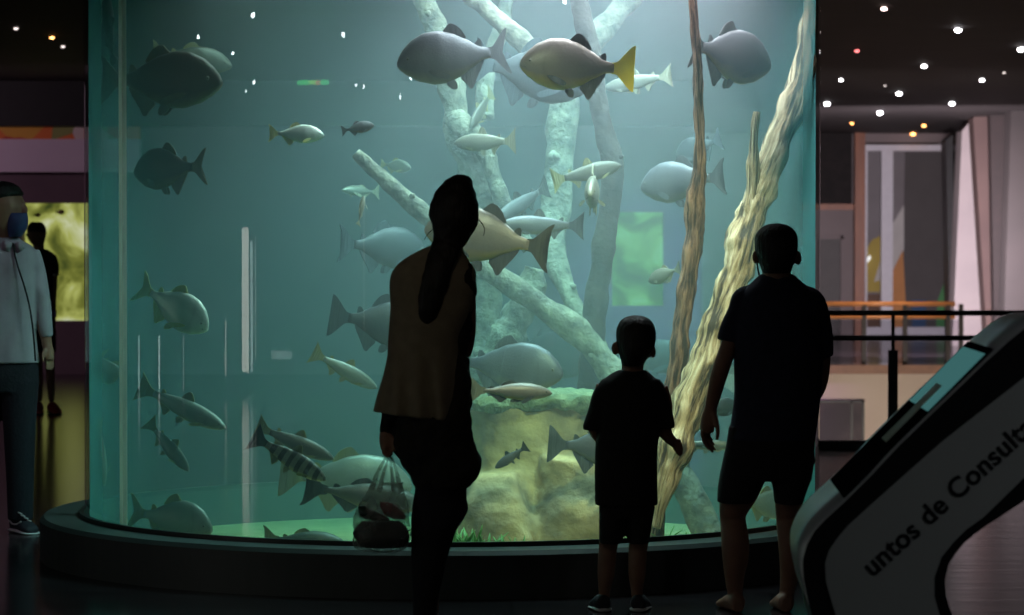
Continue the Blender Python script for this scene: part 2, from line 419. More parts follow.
bm = bmesh.new(); box(bm, (-14, DW - .25, a[1]), (VX - .05, DW, CEIL)); struct(finish(bm, 'trim_3', M_black, smooth=False))
# far wall at the right, beyond the atrium
DF = 55.0
M_far = mat('far_wall_grey', (0.30, 0.25, 0.25), (0.24, 0.20, 0.20), scale=1, rough=0.8)
a = wall_rect(780, 100, 1060, 345, DF)
bm = bmesh.new(); box(bm, (-27, DF, 0), (X1, DF + .3, CEIL)); struct(finish(bm, 'wall_front', M_far, smooth=False))
# lower storey wall under the far slab
bm = bmesh.new(); box(bm, (VX - .2, VY1 + .25, -4.2), (X1, VY1 + .5, -.12)); struct(finish(bm, 'wall_lower', mat('cream_wall', (0.70, 0.58, 0.47), (0.62, 0.50, 0.40), scale=.8, rough=.8), smooth=False))
bm = bmesh.new(); box(bm, (VX - .2, VY0 - .2, -4.4), (X1, VY1 + .5, -4.2)); struct(finish(bm, 'floor_lower', mat('lower_floor', (0.25, 0.2, 0.2), (0.2, 0.16, 0.16), rough=.3), smooth=False))
bm = bmesh.new(); box(bm, (VX - .2, VY0 - .25, -4.2), (VX, VY1 + .5, -.12)); struct(finish(bm, 'wall_void', M_wall_dark, smooth=False))
# slab edge trims
bm = bmesh.new(); box(bm, (VX, VY1 - .06, -.12), (X1, VY1 - .001, .0)); struct(finish(bm, 'trim_1', mat('slab_edge', (0.30, 0.16, 0.10), (0.22, 0.12, 0.08), rough=.5), smooth=False))
bm = bmesh.new(); box(bm, (VX, VY0 - .10, .0), (X1, VY0 + .02, .06)); struct(finish(bm, 'trim_2', M_black, smooth=False))

# -- glazed wall with mural at the far right
def rect_thing(bm, px0, py0, px1, py1, d, th):
    a = wall_rect(px0, py0, px1, py1, d); box(bm, (a[0], d - th, a[1]), (a[2], d, a[3]))
M_white = mat('white_frame', (0.80, 0.78, 0.84), (0.74, 0.72, 0.78), rough=.5)
M_wood = mat('wood_brown', (0.34, 0.105, 0.035), (0.23, 0.07, 0.025), scale=3, stretch=(4, 4, .5), rough=.45)
gw = thing('glazed_partition', 'tall white framed glazed partition beyond the atrium, right of the wooden column', 'partition', P(905, 335, DF - .3))
bm = bmesh.new(); rect_thing(bm, 864, 145, 955, 151, DF - .12, .12); finish(bm, 'header_rail', M_white, gw, False)
for x0, x1 in ((880, 892), (864, 866.5)):
    bm = bmesh.new(); rect_thing(bm, x0, 151, x1, 335, DF - .11, .16); finish(bm, 'mullion', M_white, gw, False)
bm = bmesh.new(); rect_thing(bm, 864, 327, 955, 335, DF - .12, .12); finish(bm, 'bottom_rail', M_white, gw, False)
def mural(name, c, polys, d, th=.01):
    bm = bmesh.new()
    for pts in polys: prism(bm, [P(x, y, d) for x, y in pts], (0, th, 0))
    return finish(bm, name, mat('mural_%d' % len(MATS), c, tuple(k * .85 for k in c), scale=2, rough=.7), gw, False)
mural('mural_panel', (0.24, 0.22, 0.23), [[(864, 151), (955, 151), (955, 328), (864, 328)]], DF - .05)
mural('mural_shape', (0.10, 0.09, 0.09), [[(905, 152), (948, 152), (944, 300), (938, 328), (906, 328), (903, 250)]], DF - .065)
mural('mural_shape', (0.50, 0.38, 0.08), [[(866, 292), (866, 250), (872, 240), (880, 236), (880, 292)]], DF - .065)
mural('mural_shape', (0.60, 0.58, 0.56), [[(874, 282), (880, 262), (880, 280)], [(892, 225), (904, 205), (904, 250), (892, 275)]], DF - .08)
mural('mural_shape', (0.62, 0.28, 0.10), [[(892, 272), (903, 250), (907, 328), (892, 328)]], DF - .095)
mural('mural_shape', (0.08, 0.30, 0.10), [[(938, 300), (945, 280), (946, 328), (936, 328)]], DF - .08)
mural('mural_shape', (0.04, 0.10, 0.22), [[(912, 300), (926, 300), (926, 328), (912, 328)]], DF - .095)
mural('mural_shape', (0.16, 0.09, 0.06), [[(866, 294), (880, 294), (880, 327), (866, 327)]], DF - .08)
bm = bmesh.new(); prism(bm, [P(x, y, DF - .14) for x, y in ((862, 264), (870, 255), (871, 258), (866.5, 264), (867, 268), (864, 267))], (0, .01, 0)); finish(bm, 'white_glint', glow('white_glint_glow', (1, 1, 1), 1.0), gw, False)  # white glint made as a small glowing shape
wc = thing('wooden_column', 'brown wooden column between dark window and glazed partition', 'column', P(860, 335, DF - .4))
bm = bmesh.new(); rect_thing(bm, 853, 128, 863.5, 336, DF - .02, .28); finish(bm, 'shaft', M_wood, wc, False)
dw = thing('dark_window', 'dark window with a wooden sill beside the tank edge', 'window', P(838, 205, DF - .1))
bm = bmesh.new(); rect_thing(bm, 800, 133, 852, 204, DF - .02, .03); finish(bm, 'pane', mat('dark_pane', (0.012, 0.010, 0.010), (0.02, 0.015, 0.015), rough=.6, spec=.15), dw, False)
bm = bmesh.new(); rect_thing(bm, 800, 204, 853, 210, DF - .02, .15); finish(bm, 'sill', M_wood, dw, False)
bm = bmesh.new(); rect_thing(bm, 800, 129, 853, 133, DF - .02, .1); finish(bm, 'head_frame', M_wood, dw, False)
dd = thing('dark_door', 'dark brown door below the dark window, just right of the tank', 'door', P(830, 335, DF - .1))
bm = bmesh.new(); rect_thing(bm, 818, 239, 840, 335, DF - .02, .04); finish(bm, 'door_leaf', mat('door_dark', (0.03, 0.02, 0.018), (0.02, 0.014, 0.012), rough=.5), dd, False)
bm = bmesh.new(); rect_thing(bm, 840, 236, 843, 335, DF - .02, .08); rect_thing(bm, 818, 236, 843, 239, DF - .02, .08); finish(bm, 'door_frame', M_far, dd, False)
# slanted pilasters along the right
M_pil = mat('pilaster_pale', (0.50, 0.43, 0.43), (0.42, 0.36, 0.37), scale=1.2, rough=.7)
M_pil2 = mat('pilaster_brown', (0.16, 0.10, 0.09), (0.12, 0.075, 0.07), scale=1.2, rough=.7)
M_pil3 = mat('pilaster_grey', (0.07, 0.058, 0.058), (0.055, 0.047, 0.047), scale=1.2, rough=.7)
def pilaster(pts, d, th, m, label):
    bm = bmesh.new(); prism(bm, [P(x, y, d) for x, y in pts], (0.0, th, 0))
    tag(finish(bm, 'pilaster', m, smooth=False), label, 'pilaster', None)
pilaster([(946, 140), (953, 134), (955, 345), (950, 345)], 52.0, .6, M_black, 'slim black post right of the glazed partition')
pilaster([(962, 131), (973, 118), (988, 352), (952, 352)], 49.0, .6, M_pil, 'pale tapering pilaster, narrow at the ceiling and wide at its foot')
pilaster([(973, 118), (990, 106), (995, 354), (988, 354)], 48.0, .5, M_pil2, 'thin brown slanting pilaster on the right of the pale one')
pilaster([(1012, 92), (1048, 60), (1048, 356), (1003, 356)], 46.0, .6, M_pil3, 'grey slanting pilaster at the right edge above the kiosk')
pilaster([(990, 106), (1012, 92), (1003, 356), (995, 356)], 47.5, .3, mat('pil_shadow', (0.05, 0.035, 0.035), (0.04, 0.03, 0.03)), 'dark strip filling the shaded gap between the brown and the grey pilasters')  # solid dark strip put in for the shade of the gap
# poster at the lower storey
po = thing('framed_poster', 'dark framed poster on the cream lower wall beyond the railing', 'poster', P(838, 445, VY1 + .2))
bm = bmesh.new(); rect_thing(bm, 806, 402, 862, 470, VY1 + .25, .03); finish(bm, 'picture', mat('poster_dark', (0.16, 0.11, 0.11), (0.03, 0.02, 0.025), scale=1.2, rough=.6, detail=6), po, False)
bm = bmesh.new()
for r in ((804, 400, 864, 402.5), (850, 400, 852.5, 470), (861.5, 400, 864, 470), (803, 400, 806, 470)): rect_thing(bm, *r, VY1 + .25, .06)
finish(bm, 'frame', M_black, po, False)

# -- railings
def rail_bar(bm, a, b, r, seg=10):
    tube(bm, [a, a.lerp(b, .5), b], [r] * 3, [r] * 3, seg)
def hbar(bm, px0, px1, py, d, r):
    a, b = P(px0, py, d), P(px1, py, d); ax = Vector((0, 0, 1))
    n = 10; ra = [bm.verts.new(a + Vector((0, r * math.cos(2 * PI * k / n), r * math.sin(2 * PI * k / n)))) for k in range(n)]
    rb = [bm.verts.new(b + Vector((0, r * math.cos(2 * PI * k / n), r * math.sin(2 * PI * k / n)))) for k in range(n)]
    for k in range(n): bm.faces.new((ra[k], ra[(k + 1) % n], rb[(k + 1) % n], rb[k]))
    bm.faces.new(ra); bm.faces.new(rb[::-1])
rl = thing('railing', 'black metal railing with a thick post in front of the atrium', 'railing', P(893, 447, VY0 - .05))
D1 = VY0 - .05
bm = bmesh.new(); hbar(bm, 822, 1075, 313, D1, .022); finish(bm, 'top_rail', M_black, rl)
bm = bmesh.new(); hbar(bm, 822, 1075, 338, D1, .022); finish(bm, 'middle_rail', M_black, rl)
M_post = mat('post_grey', (0.045, 0.04, 0.04), (0.035, 0.03, 0.03), rough=.5)
for px in (893, 1040):
    a, b, c = P(px, 350, D1), P(px, 447, D1), P(px, 313, D1)
    bm = bmesh.new(); box(bm, (a.x - .036, D1 - .03, 0.0), (a.x + .036, D1 + .03, a.z)); p = finish(bm, 'post', M_post, rl, False)
    bm = bmesh.new(); box(bm, (a.x - .013, D1 - .012, a.z - .01), (a.x + .013, D1 + .012, c.z)); finish(bm, 'post_neck', M_black, p, False).matrix_parent_inverse = Matrix.Identity(4)
rf = thing('railing', 'far glass railing with two orange wooden handrails across the atrium', 'railing', P(880, 366, VY1 + .1))
M_copper = mat('handrail_orange', (0.75, 0.34, 0.14), (0.6, 0.26, 0.10), rough=.35)
D2 = VY1 + .1
bm = bmesh.new(); hbar(bm, 818, 955, 304, D2, .035); finish(bm, 'handrail', M_copper, rf)
bm = bmesh.new(); hbar(bm, 818, 955, 317, D2, .028); finish(bm, 'handrail', M_copper, rf)
for px in (864, 905, 948, 961):
    a = P(px, 304, D2); bm = bmesh.new(); box(bm, (a.x - .03, D2 - .03, 0), (a.x + .03, D2 + .03, a.z)); finish(bm, 'post', M_post, rf, False)
a = P(818, 320, D2); b = P(962, 360, D2)
bm = bmesh.new(); box(bm, (a.x, D2 - .006, .03), (b.x, D2 + .006, a.z)); finish(bm, 'glass_panel', clear_glass('rail_glass', (.82, .82, .84)), rf, False)

# -- recessed ceiling lights
M_lens_w = glow('lens_white', (1.0, 0.96, 1.0), 16.0)
M_lens_p = glow('lens_pink', (1.0, 0.72, 0.66), 9.0)
M_lens_o = glow('lens_orange', (1.0, 0.42, 0.12), 7.0)
M_lens_r = glow('lens_red', (1.0, 0.22, 0.22), 2.5)
M_lens_far = glow('lens_reflected', (0.86, 0.94, 1.0), 60.0)
M_lens_dim = glow('lens_dim', (1.0, 0.85, 0.8), 1.6)
def ceiling_light(x, y, r, lens, label, group, flat=.6):
    t = thing('ceiling_light', label, 'ceiling light', (x, y, CEIL), group)
    bm = bmesh.new(); lathe(bm, [(r * 1.0, CEIL + .02), (r * 1.0, CEIL - .008), (r * 1.35, CEIL - .008), (r * 1.35, CEIL + .02)], x, y, 20, True); finish(bm, 'trim_ring', M_black, t)
    bm = bmesh.new(); ball(bm, (x, y, CEIL - flat * r - .004), r, 14, 8, (1, 1, flat)); finish(bm, 'lens', lens, t)
def at_ceiling(px, py):
    v = P(px, py, 10.0) - Vector((0, 0, CAMH)); k = (CEIL - .03 - CAMH) / v.z
    return v.x * k, v.y * k
cl = [(884, 10, 4.0, 'p', 'pink lit ceiling downlight nearest the top edge, right of the tank'), (958, 31, 4.6, 'w', 'bright bluish white ceiling downlight, largest over the right side'), (857, 52, 3.2, 'r', 'dim red ceiling light right of the big leaning log'), (924, 67, 3.6, 'w', 'white ceiling downlight midway between the pink one and the orange cluster'), (899, 94, 3.6, 'w', 'white ceiling downlight second above the orange cluster'), (880, 113, 3.8, 'w', 'white ceiling downlight just above the dark window end of the ceiling'), (952, 104, 3.4, 'w', 'bluish ceiling downlight above the pale pilaster'), (982, 81, 3.0, 'w', 'small white ceiling downlight near the slanting pilasters'), (1021, 50, 4.6, 'w', 'bright white ceiling downlight cut by the right edge'), (841, 81, 2.6, 'w', 'small white ceiling downlight upper of two beside the tank rim'), (827, 104, 3.6, 'w', 'round white ceiling downlight lower of two beside the tank rim'), (852, 124, 2.2, 'o', 'small orange ceiling light over the dark window'), (924, 126, 2.8, 'o', 'orange ceiling light uppermost of the warm cluster'), (913, 134, 3.4, 'o', 'brightest orange ceiling light in the middle of the warm cluster'), (906, 140, 2.4, 'o', 'small orange ceiling light lowest of the warm cluster'), (52, 39, 3.0, 'o', 'amber ceiling downlight in the dark ceiling left of the tank'), (16, 30, 3.0, 'd', 'faint ceiling downlight near the left edge'), (63, 48, 2.6, 'd', 'faint ceiling downlight just below the amber one at left'), (885, 87, 1.6, 'd', 'faint ceiling spot between two white downlights'), (1004, 74, 2.0, 'd', 'dim small ceiling downlight left of the bright one at the right edge')]
for px, py, r, k, lab in cl:
    x, y = at_ceiling(px, py)
    ceiling_light(x, y, .78 * r * y / FPX, {'p': M_lens_p, 'w': M_lens_w, 'o': M_lens_o, 'r': M_lens_r, 'd': M_lens_dim}[k], lab, 'downlights in the dark ceiling')
def bounce(px, py):
    """where the line of sight goes after the front glass mirrors it"""
    o = Vector((0, 0, CAMH)); v = (P(px, py, 10) - o).normalized()
    dx, dy = o.x - TX, o.y - TY; A = v.x ** 2 + v.y ** 2; B = dx * v.x + dy * v.y; C = dx * dx + dy * dy - TR * TR
    t = (-B - math.sqrt(B * B - A * C)) / A
    h = o + v * t; n = Vector((h.x - TX, h.y - TY, 0)).normalized()
    return h, v - 2 * v.dot(n) * n
for px, py in ((198, 38), (253, 17), (233, 55), (254, 83), (343, 36), (356, 87), (364, 88), (411, 80), (400, 98), (565, 3), (630, 31), (711, 22), (246, 92)):
    h, v = bounce(px, py); k = (CEIL - .04 - h.z) / v.z; q = h + v * k
    if X0 + .5 < q.x < X1 - .5 and Y0 + .5 < q.y:
        ceiling_light(q.x, q.y, .17, M_lens_far, 'ceiling downlight of the hall that glints in the tank glass', 'downlights of the hall in front of the tank', .12)
# unseen glowing strips and panels added in the hall to make the glass glints
def glint(name, px0, px1, py0, py1, dist, m):
    cs = []
    for px, py in ((px0, py1), (px1, py1), (px1, py0), (px0, py0)):
        h, v = bounce(px, py); cs.append(h + v * dist)
    hc, vc = bounce((px0 + px1) / 2, (py0 + py1) / 2); vc.z = 0; vc.normalize()
    for i in range(4): cs[i].z = max(cs[i].z, .02)
    cs[3].x, cs[3].y = cs[0].x, cs[0].y; cs[2].x, cs[2].y = cs[1].x, cs[1].y
    bm = bmesh.new(); prism(bm, cs, vc * .05)
    return finish(bm, name, m, smooth=False)
for i, (x0, x1, y0, y1, c, e) in enumerate(((242, 249, 228, 372, (1.0, 0.95, 0.85), 7.0), (250.5, 253, 240, 372, (0.85, 1.0, 1.0), 4.5), (255, 256, 236, 360, (1.0, 0.95, 0.85), 3.0), (225, 226.5, 320, 376, (1.0, .95, .85), 4.0), (158.5, 160, 336, 420, (.9, 1, 1), 4.0), (138.5, 140, 336, 500, (.9, 1, 1), 2.2), (183, 184, 336, 400, (1, 1, 1), 1.8), (271, 292, 351, 359, (.85, 1, 1), 2.2), (251, 257, 455, 505, (1.0, .75, .45), 2.0), (363, 365, 200, 330, (1, .9, .8), 1.0))):
    struct(glint('window_%d' % (i + 3), x0, x1, y0, y1, 19.0, glow('glint_strip_%d' % i, c, e)))  # no opening here: each window is a glowing strip added for its reflection
for x0, x1, c, nm in ((297, 309, (0.05, 1.0, 0.15), 'green'), (309, 316, (.4, 1.0, .1), 'lime'), (316, 320, (1.0, .25, .1), 'red'), (320, 329, (.1, 1.0, .3), 'mint')):
    tag(glint('signal_lamp', x0, x1, 80, 84.5, 14.0, glow('signal_' + nm, c, 9.0)), nm + ' unseen glow panel added for the glint in the upper left of the tank glass', 'lamp')  # glowing panels added only to make the coloured glint
# ------------------------------------------------------------------ the tank
tank = thing('aquarium_tank', 'tall round glass aquarium tank on a low dark plinth', 'aquarium', (TX, TY, 0))
bm = bmesh.new(); lathe(bm, [(TR + .012, 0.0), (2.15, 0.0), (2.15, TZ - .02), (2.13, TZ), (TR + .012, TZ)], TX, TY, 128, True)
pl = finish(bm, 'plinth', M_plinth, tank); pl.data.polygons.foreach_set('use_smooth', [False] * len(pl.data.polygons))
bm = bmesh.new(); lathe(bm, [(TR + .03, TZ), (TR + .03, TZ + .022), (TR + .004, TZ + .022), (TR + .004, TZ)], TX, TY, 128, True)
finish(bm, 'seal_ring', M_black, tank, False)
bm = bmesh.new()
rg, fo = lathe(bm, [(TR, 0.0), (TR, TTOP + .1)], TX, TY, 160)
rg, fi = lathe(bm, [(TR - .025, 0.0), (TR - .025, TTOP + .1)], TX, TY, 160)
for f in fi: f.material_index = 1
g = finish(bm, 'glass_wall', [clear_glass('tank_glass', (0.93, 0.985, 0.97)), edge_haze_glass()], tank, recalc=False)
bm = bmesh.new()
lathe(bm, [(TR + .05, TTOP), (TR + .05, CEIL), (TR - .03, CEIL), (TR - .03, TTOP)], TX, TY, 96, True)
finish(bm, 'collar', M_black, tank)
# vertical glass joints
def seam_at(px, front=True):
    x = (px - 512) / FPX
    o = Vector((0, 0)); B = -(TX * x + TY); A = 1 + x * x; C = TX ** 2 + TY ** 2 - TR ** 2
    y = (-B - math.sqrt(B * B - A * C)) / A
    return x * y, y
for px in (121.5,):
    x, y = seam_at(px); bm = bmesh.new(); an = math.atan2(y - TY, x - TX)
    pts = [Vector((TX + rr * math.cos(an + da), TY + rr * math.sin(an + da), TZ)) for rr, da in ((TR + .004, -.010), (TR + .004, .010), (TR - .02, .010), (TR - .02, -.010))]
    prism(bm, pts, (0, 0, TTOP - TZ)); finish(bm, 'glass_joint', M_steel, tank, False)
# the water
bm = bmesh.new()
rg, _ = lathe(bm, [(TR - .03, TFLOOR + .005), (TR - .03, TTOP - .02)], TX, TY, 96); bm.faces.new(rg[0][::-1]); bm.faces.new(rg[1])
m, nt, out = nt_new('tank_water')
vs = N(nt, 'ShaderNodeVolumeScatter'); vs.inputs['Color'].default_value = (0.84, 0.90, 1.0, 1); vs.inputs['Density'].default_value = 0.098; vs.inputs['Anisotropy'].default_value = 0.1
va = N(nt, 'ShaderNodeVolumeAbsorption'); va.inputs['Color'].default_value = (0.0, 0.95, 0.83, 1); va.inputs['Density'].default_value = 0.30
ad = N(nt, 'ShaderNodeAddShader'); nt.links.new(vs.outputs[0], ad.inputs[0]); nt.links.new(va.outputs[0], ad.inputs[1]); nt.links.new(ad.outputs[0], out.inputs['Volume'])
tag(finish(bm, 'water', m, smooth=False), 'hazy teal water filling the round tank', 'water', None, 'stuff')
bm = bmesh.new(); rg, _ = lathe(bm, [(TR - .04, 0.0), (TR - .04, TFLOOR)], TX, TY, 96); bm.faces.new(rg[1]); bm.faces.new(rg[0][::-1])
tag(finish(bm, 'sand', M_sand, smooth=False), 'pale green sand covering the bottom of the tank', 'sand', None, 'stuff')
# ------------------------------------------------------------------ tank contents: rock, driftwood, plants
def T(px, py, t): return P(px, py, tank_depth(px, t))
def trunk(name, pts, m, label, cat='driftwood', seed=1.0, rough=.32, freq=5.0, seg=18, extra=(), knots=0, top=None):
    """pts: (px, py, r px, t)"""
    bm = bmesh.new()
    for chain in (pts,) + tuple(extra):
        chain = list(chain)
        if chain[0][1] < 0:                      # carry on upwards to the water surface
            p, n_ = chain[0], chain[1]; k = 84 / max(n_[1] - p[1], 1)
            chain.insert(0, (min(p[0] + (p[0] - n_[0]) * k * .6, max(p[0], 700)), p[1] - 84, p[2] * .9, p[3]))
        q = catmull([tuple(p) for p in chain], 9)
        cen = [T(p[0], p[1], p[3]) for p in q]
        jit = [Vector((noise.noise(c * 3 + Vector((seed, 0, 0))), noise.noise(c * 3 + Vector((0, seed, 5))), 0)) * .012 for c in cen]
        cen = [c + j for c, j in zip(cen, jit)]
        r = [p[2] * TY / FPX for p in q]
        tube(bm, cen, r, r, seg, rough=rough, seed=seed, freq=freq)
    rnd = random.Random(int(seed * 10))
    for k in range(knots):
        p = catmull([tuple(p) for p in pts], 9); p = rnd.choice(p[4:-4]); c = T(p[0], p[1], p[3]); r = p[2] * TY / FPX
        an = rnd.uniform(-1.2, 1.2); dr = Vector((math.sin(an), -math.cos(an), rnd.uniform(-.2, .6)))
        tube(bm, [c, c + dr * r * 1.05, c + dr * r * 1.3], [r * .5, r * .30, r * .12], [r * .5, r * .30, r * .12], 10, rough=.4, seed=k, freq=9)
    root = thing(name, label, cat, tuple(T(pts[-1][0], pts[-1][1], pts[-1][3])), 'driftwood in the tank') if False else None
    o = finish(bm, name, m)
    return tag(o, label, cat, None)
def bark_wood(name, light, mid, dark, sc=(1, 1, 1.6)):
    """stripped, cracked driftwood with long grain"""
    m, nt, out = nt_new(name)
    b = N(nt, 'ShaderNodeBsdfPrincipled'); b.inputs['Roughness'].default_value = .85; nt.links.new(b.outputs[0], out.inputs[0])
    tc = N(nt, 'ShaderNodeAttribute'); tc.attribute_name = 'grain'; mp = N(nt, 'ShaderNodeMapping'); mp.inputs['Scale'].default_value = sc
    nt.links.new(tc.outputs['Vector'], mp.inputs[0])
    nz = N(nt, 'ShaderNodeTexNoise'); nz.inputs['Scale'].default_value = 2.6; nz.inputs['Detail'].default_value = 9; nz.inputs['Roughness'].default_value = .62; nz.inputs['Distortion'].default_value = .35
    nt.links.new(mp.outputs[0], nz.inputs['Vector'])
    r = ramp(nt, [(.41, dark), (.50, mid), (.60, light), (.74, light)], nz.outputs[0]); nt.links.new(r.outputs[0], b.inputs['Base Color'])
    bp = N(nt, 'ShaderNodeBump'); bp.inputs['Strength'].default_value = 1.0; bp.inputs['Distance'].default_value = .05
    nt.links.new(nz.outputs[0], bp.inputs['Height']); nt.links.new(bp.outputs[0], b.inputs['Normal'])
    return m
M_yellow = bark_wood('stripped_wood', (0.92, 0.74, 0.48), (0.52, 0.37, 0.20), (0.08, 0.055, 0.035), (1, 1, 1.5))
M_stick = bark_wood('reddish_wood', (0.44, 0.25, 0.16), (0.22, 0.115, 0.07), (0.05, 0.03, 0.02), (.8, .8, 2.2))
# rock bluff
bm = bmesh.new()
rdep = 15.35
def rock_part(pts, seg=40): slab(bm, rdep, pts, seg, 5, power=3.0, rough=.16, seed=3.3, freq=3.6)
rock_part([(470, 598, 397, 42), (461, 607, 402, 58), (466, 602, 418, 56), (468, 602, 450, 58), (462, 608, 490, 64), (452, 622, 530, 74), (448, 628, 575, 78)])
rock_part([(470, 520, 470, 40, -.32), (462, 528, 500, 50, -.34), (452, 540, 560, 60, -.34)])
rock_part([(545, 610, 455, 40, -.25), (540, 622, 500, 52, -.3), (530, 632, 565, 60, -.3)])
rock = fuse(bm, 'rock', M_rock, None, .022, 2)
for v in rock.data.vertices:
    nrm = noise.noise_vector(v.co * 6.5) * .020 + noise.noise_vector(v.co * 17) * .009 + noise.noise_vector(v.co * 2.4) * .05
    v.co += nrm
    v.co.z = max(v.co.z, TFLOOR - .01)
tag(rock, 'big tan rock bluff with a green algae top behind the woman and the boy', 'rock')
bm = bmesh.new()
q = []
slab(bm, rdep, [(474, 594, 391, 46), (462, 606, 394, 62), (458, 610, 399, 66), (460, 608, 405, 64), (470, 598, 412, 52)], 48, 5, power=3.0, rough=.12, seed=3.3, freq=3.6)
al = fuse(bm, 'algae_mat', M_algae, rock, .016, 1)
for v in al.data.vertices: v.co += noise.noise_vector(v.co * 14) * .014 + noise.noise_vector(v.co * 34) * .010
# driftwood
trunk('driftwood_log', [(490, 460, 6, -.2), (520, 478, 8, -.22), (560, 497, 9, -.3), (600, 520, 10, -.34), (625, 536, 9, -.36)], M_bark_grey, 'grey log lying across the face of the rock bluff', seed=2.2, rough=.25, knots=2)
trunk('driftwood_tree', [(418, -14, 9, .18), (436, 30, 11, .16), (449, 75, 12.5, .15), (458, 120, 15, .15), (474, 160, 17, .14), (482, 200, 18, .14), (486, 245, 15, .16), (490, 300, 16, .2), (488, 350, 19, .2), (486, 392, 24, .16)], M_bark_pale, 'pale forked trunk rising behind the woman to the top edge', seed=4.1, knots=5,
      extra=([(452, 116, 12, .15), (470, 128, 12, .08), (484, 150, 11, .06), (496, 185, 9, .06), (512, 218, 9, .05), (530, 250, 8, .05)], [(486, 118, 9, .3), (484, 90, 9, .34), (490, 60, 8, .4), (502, 30, 8, .44), (508, -12, 8, .46)]))
trunk('driftwood_branch', [(462, -14, 8, .02), (486, 8, 9, .02), (512, 32, 9, .02), (536, 56, 9, .03), (556, 84, 8, .05), (566, 100, 7, .06)], M_bark_pale, 'pale thin branch slanting down from the top behind the two large fish', seed=6.3)
trunk('driftwood_branch', [(356, 153, 6, -.15), (366, 163, 8.5, -.15), (392, 186, 9, -.14), (430, 220, 9.5, -.12), (470, 254, 10, -.1), (505, 282, 10.5, -.08), (545, 310, 11.5, -.06), (575, 331, 13, -.04), (600, 357, 13.5, -.04), (632, 402, 13.5, -.06), (660, 450, 13.5, -.1), (690, 498, 14, -.16), (714, 545, 15, -.2)], M_bark_pale, 'long pale branch running diagonally from mid left down to the lower right floor', seed=8.7, knots=4, seg=22)
trunk('driftwood_tree', [(570, 70, 12, .42), (566, 100, 14, .4), (559, 160, 15, .38), (554, 210, 15, .34), (556, 255, 12, .24), (567, 290, 10, .16), (581, 320, 10, .12), (600, 350, 10, .1)], M_bark_pale, 'upright pale trunk at the centre of the tank joining the diagonal branch', seed=3.9, knots=3)
trunk('driftwood_tree', [(577, -14, 9, -.05), (586, 30, 9, -.05), (595, 70, 8.5, -.04), (600, 110, 9, -.02), (608, 140, 10, .0), (613, 175, 11, .0), (604, 230, 11, .0), (598, 280, 11.5, .02), (595, 330, 12, .04), (590, 390, 13, .08)], M_bark_dark, 'dark brown bent trunk right of the tank centre', seed=5.5, knots=3)
trunk('driftwood_branch', [(640, -14, 13, .5), (618, 12, 13, .46), (600, 32, 12, .42), (590, 48, 8, .38)], M_bark_pale, 'short pale branch at the top centre meeting the dark bent trunk', seed=7.1)
trunk('driftwood_stump', [(536, 268, 9, .1), (530, 290, 15, .1), (516, 322, 16, .1), (498, 352, 17, .1), (486, 385, 20, .1)], M_bark_pale, 'knobbly pale stump leaning behind the large fish over the rock', seed=9.2, rough=.45, freq=9)
trunk('driftwood_pole', [(692, -14, 4, -.72), (697, 60, 5, -.72), (699, 110, 5, -.72), (700, 165, 6, -.72), (696, 205, 9.5, -.70), (692, 250, 9, -.70), (686, 300, 9, -.70), (678, 355, 8.5, -.70), (671, 400, 8, -.70), (662, 470, 7, -.70), (656, 545, 7, -.70)], M_stick, 'thin reddish upright stick between the boy and the man', seed=2.9, rough=.34, freq=9, knots=0, seg=22)
trunk('driftwood_log', [(811, -16, 6, .0), (806, 40, 9.5, -.30), (794, 100, 13, -.58), (771, 162, 15, -.66), (757, 200, 14.5, -.69), (748, 230, 15, -.71), (736, 270, 15, -.74), (722, 310, 15, -.76), (708, 350, 14.5, -.78), (693, 395, 15.5, -.8), (679, 437, 16, -.82), (668, 470, 12.5, -.83), (660, 500, 8, -.84), (655, 528, 5, -.84)], M_yellow, 'thick yellow stripped log leaning up to the top right corner of the tank', seed=6.6, rough=.34, freq=8, knots=0, seg=24,
      extra=([(757, 112, 3.5, -.7), (755, 150, 5, -.7), (752, 190, 7, -.7), (745, 230, 8, -.72), (734, 275, 8, -.75)],))
M_plant = mat('water_plant', (0.16, 0.36, 0.06), (0.08, 0.20, 0.03), rough=.6, scale=6)
def plant(px, t, n, h, label, seed):
    rnd = random.Random(seed); c = T(px, 540, t); c.z = TFLOOR
    bm = bmesh.new()
    for k in range(n):
        an = rnd.uniform(0, 2 * PI); ln = h * rnd.uniform(.5, 1.1); w = rnd.uniform(.012, .024); lean = rnd.uniform(.1, .7)
        pr = None; b0 = c + Vector((rnd.gauss(0, .07), rnd.gauss(0, .05), 0)); sd = Vector((-math.sin(an), math.cos(an), 0))
        for j in range(6):
            f = j / 5; p = b0 + Vector((math.cos(an), math.sin(an), 0)) * (lean * ln * f * f) + Vector((0, 0, ln * (f - .25 * f * f * lean)))
            ww = w * math.sin(PI * (.15 + .85 * f)) + .001
            cur = (bm.verts.new(p + sd * ww), bm.verts.new(p - sd * ww))
            if pr: bm.faces.new((pr[0], cur[0], cur[1], pr[1]))
            pr = cur
    o = finish(bm, 'water_plant', M_plant)
    md = o.modifiers.new('thick', 'SOLIDIFY'); md.thickness = .003
    tag(o, label, 'plant')
plant(470, -.80, 60, .24, 'bushy green water plant at the foot of the rock beside the woman', 1)
plant(506, -.78, 46, .20, 'low green water plant at the foot of the rock, right of the bushy one', 2)
plant(648, -.62, 40, .22, 'green water plant on the tank floor just right of the boy', 3)
plant(684, -.70, 30, .18, 'green water plant between the boy and the foot of the diagonal branch', 4)

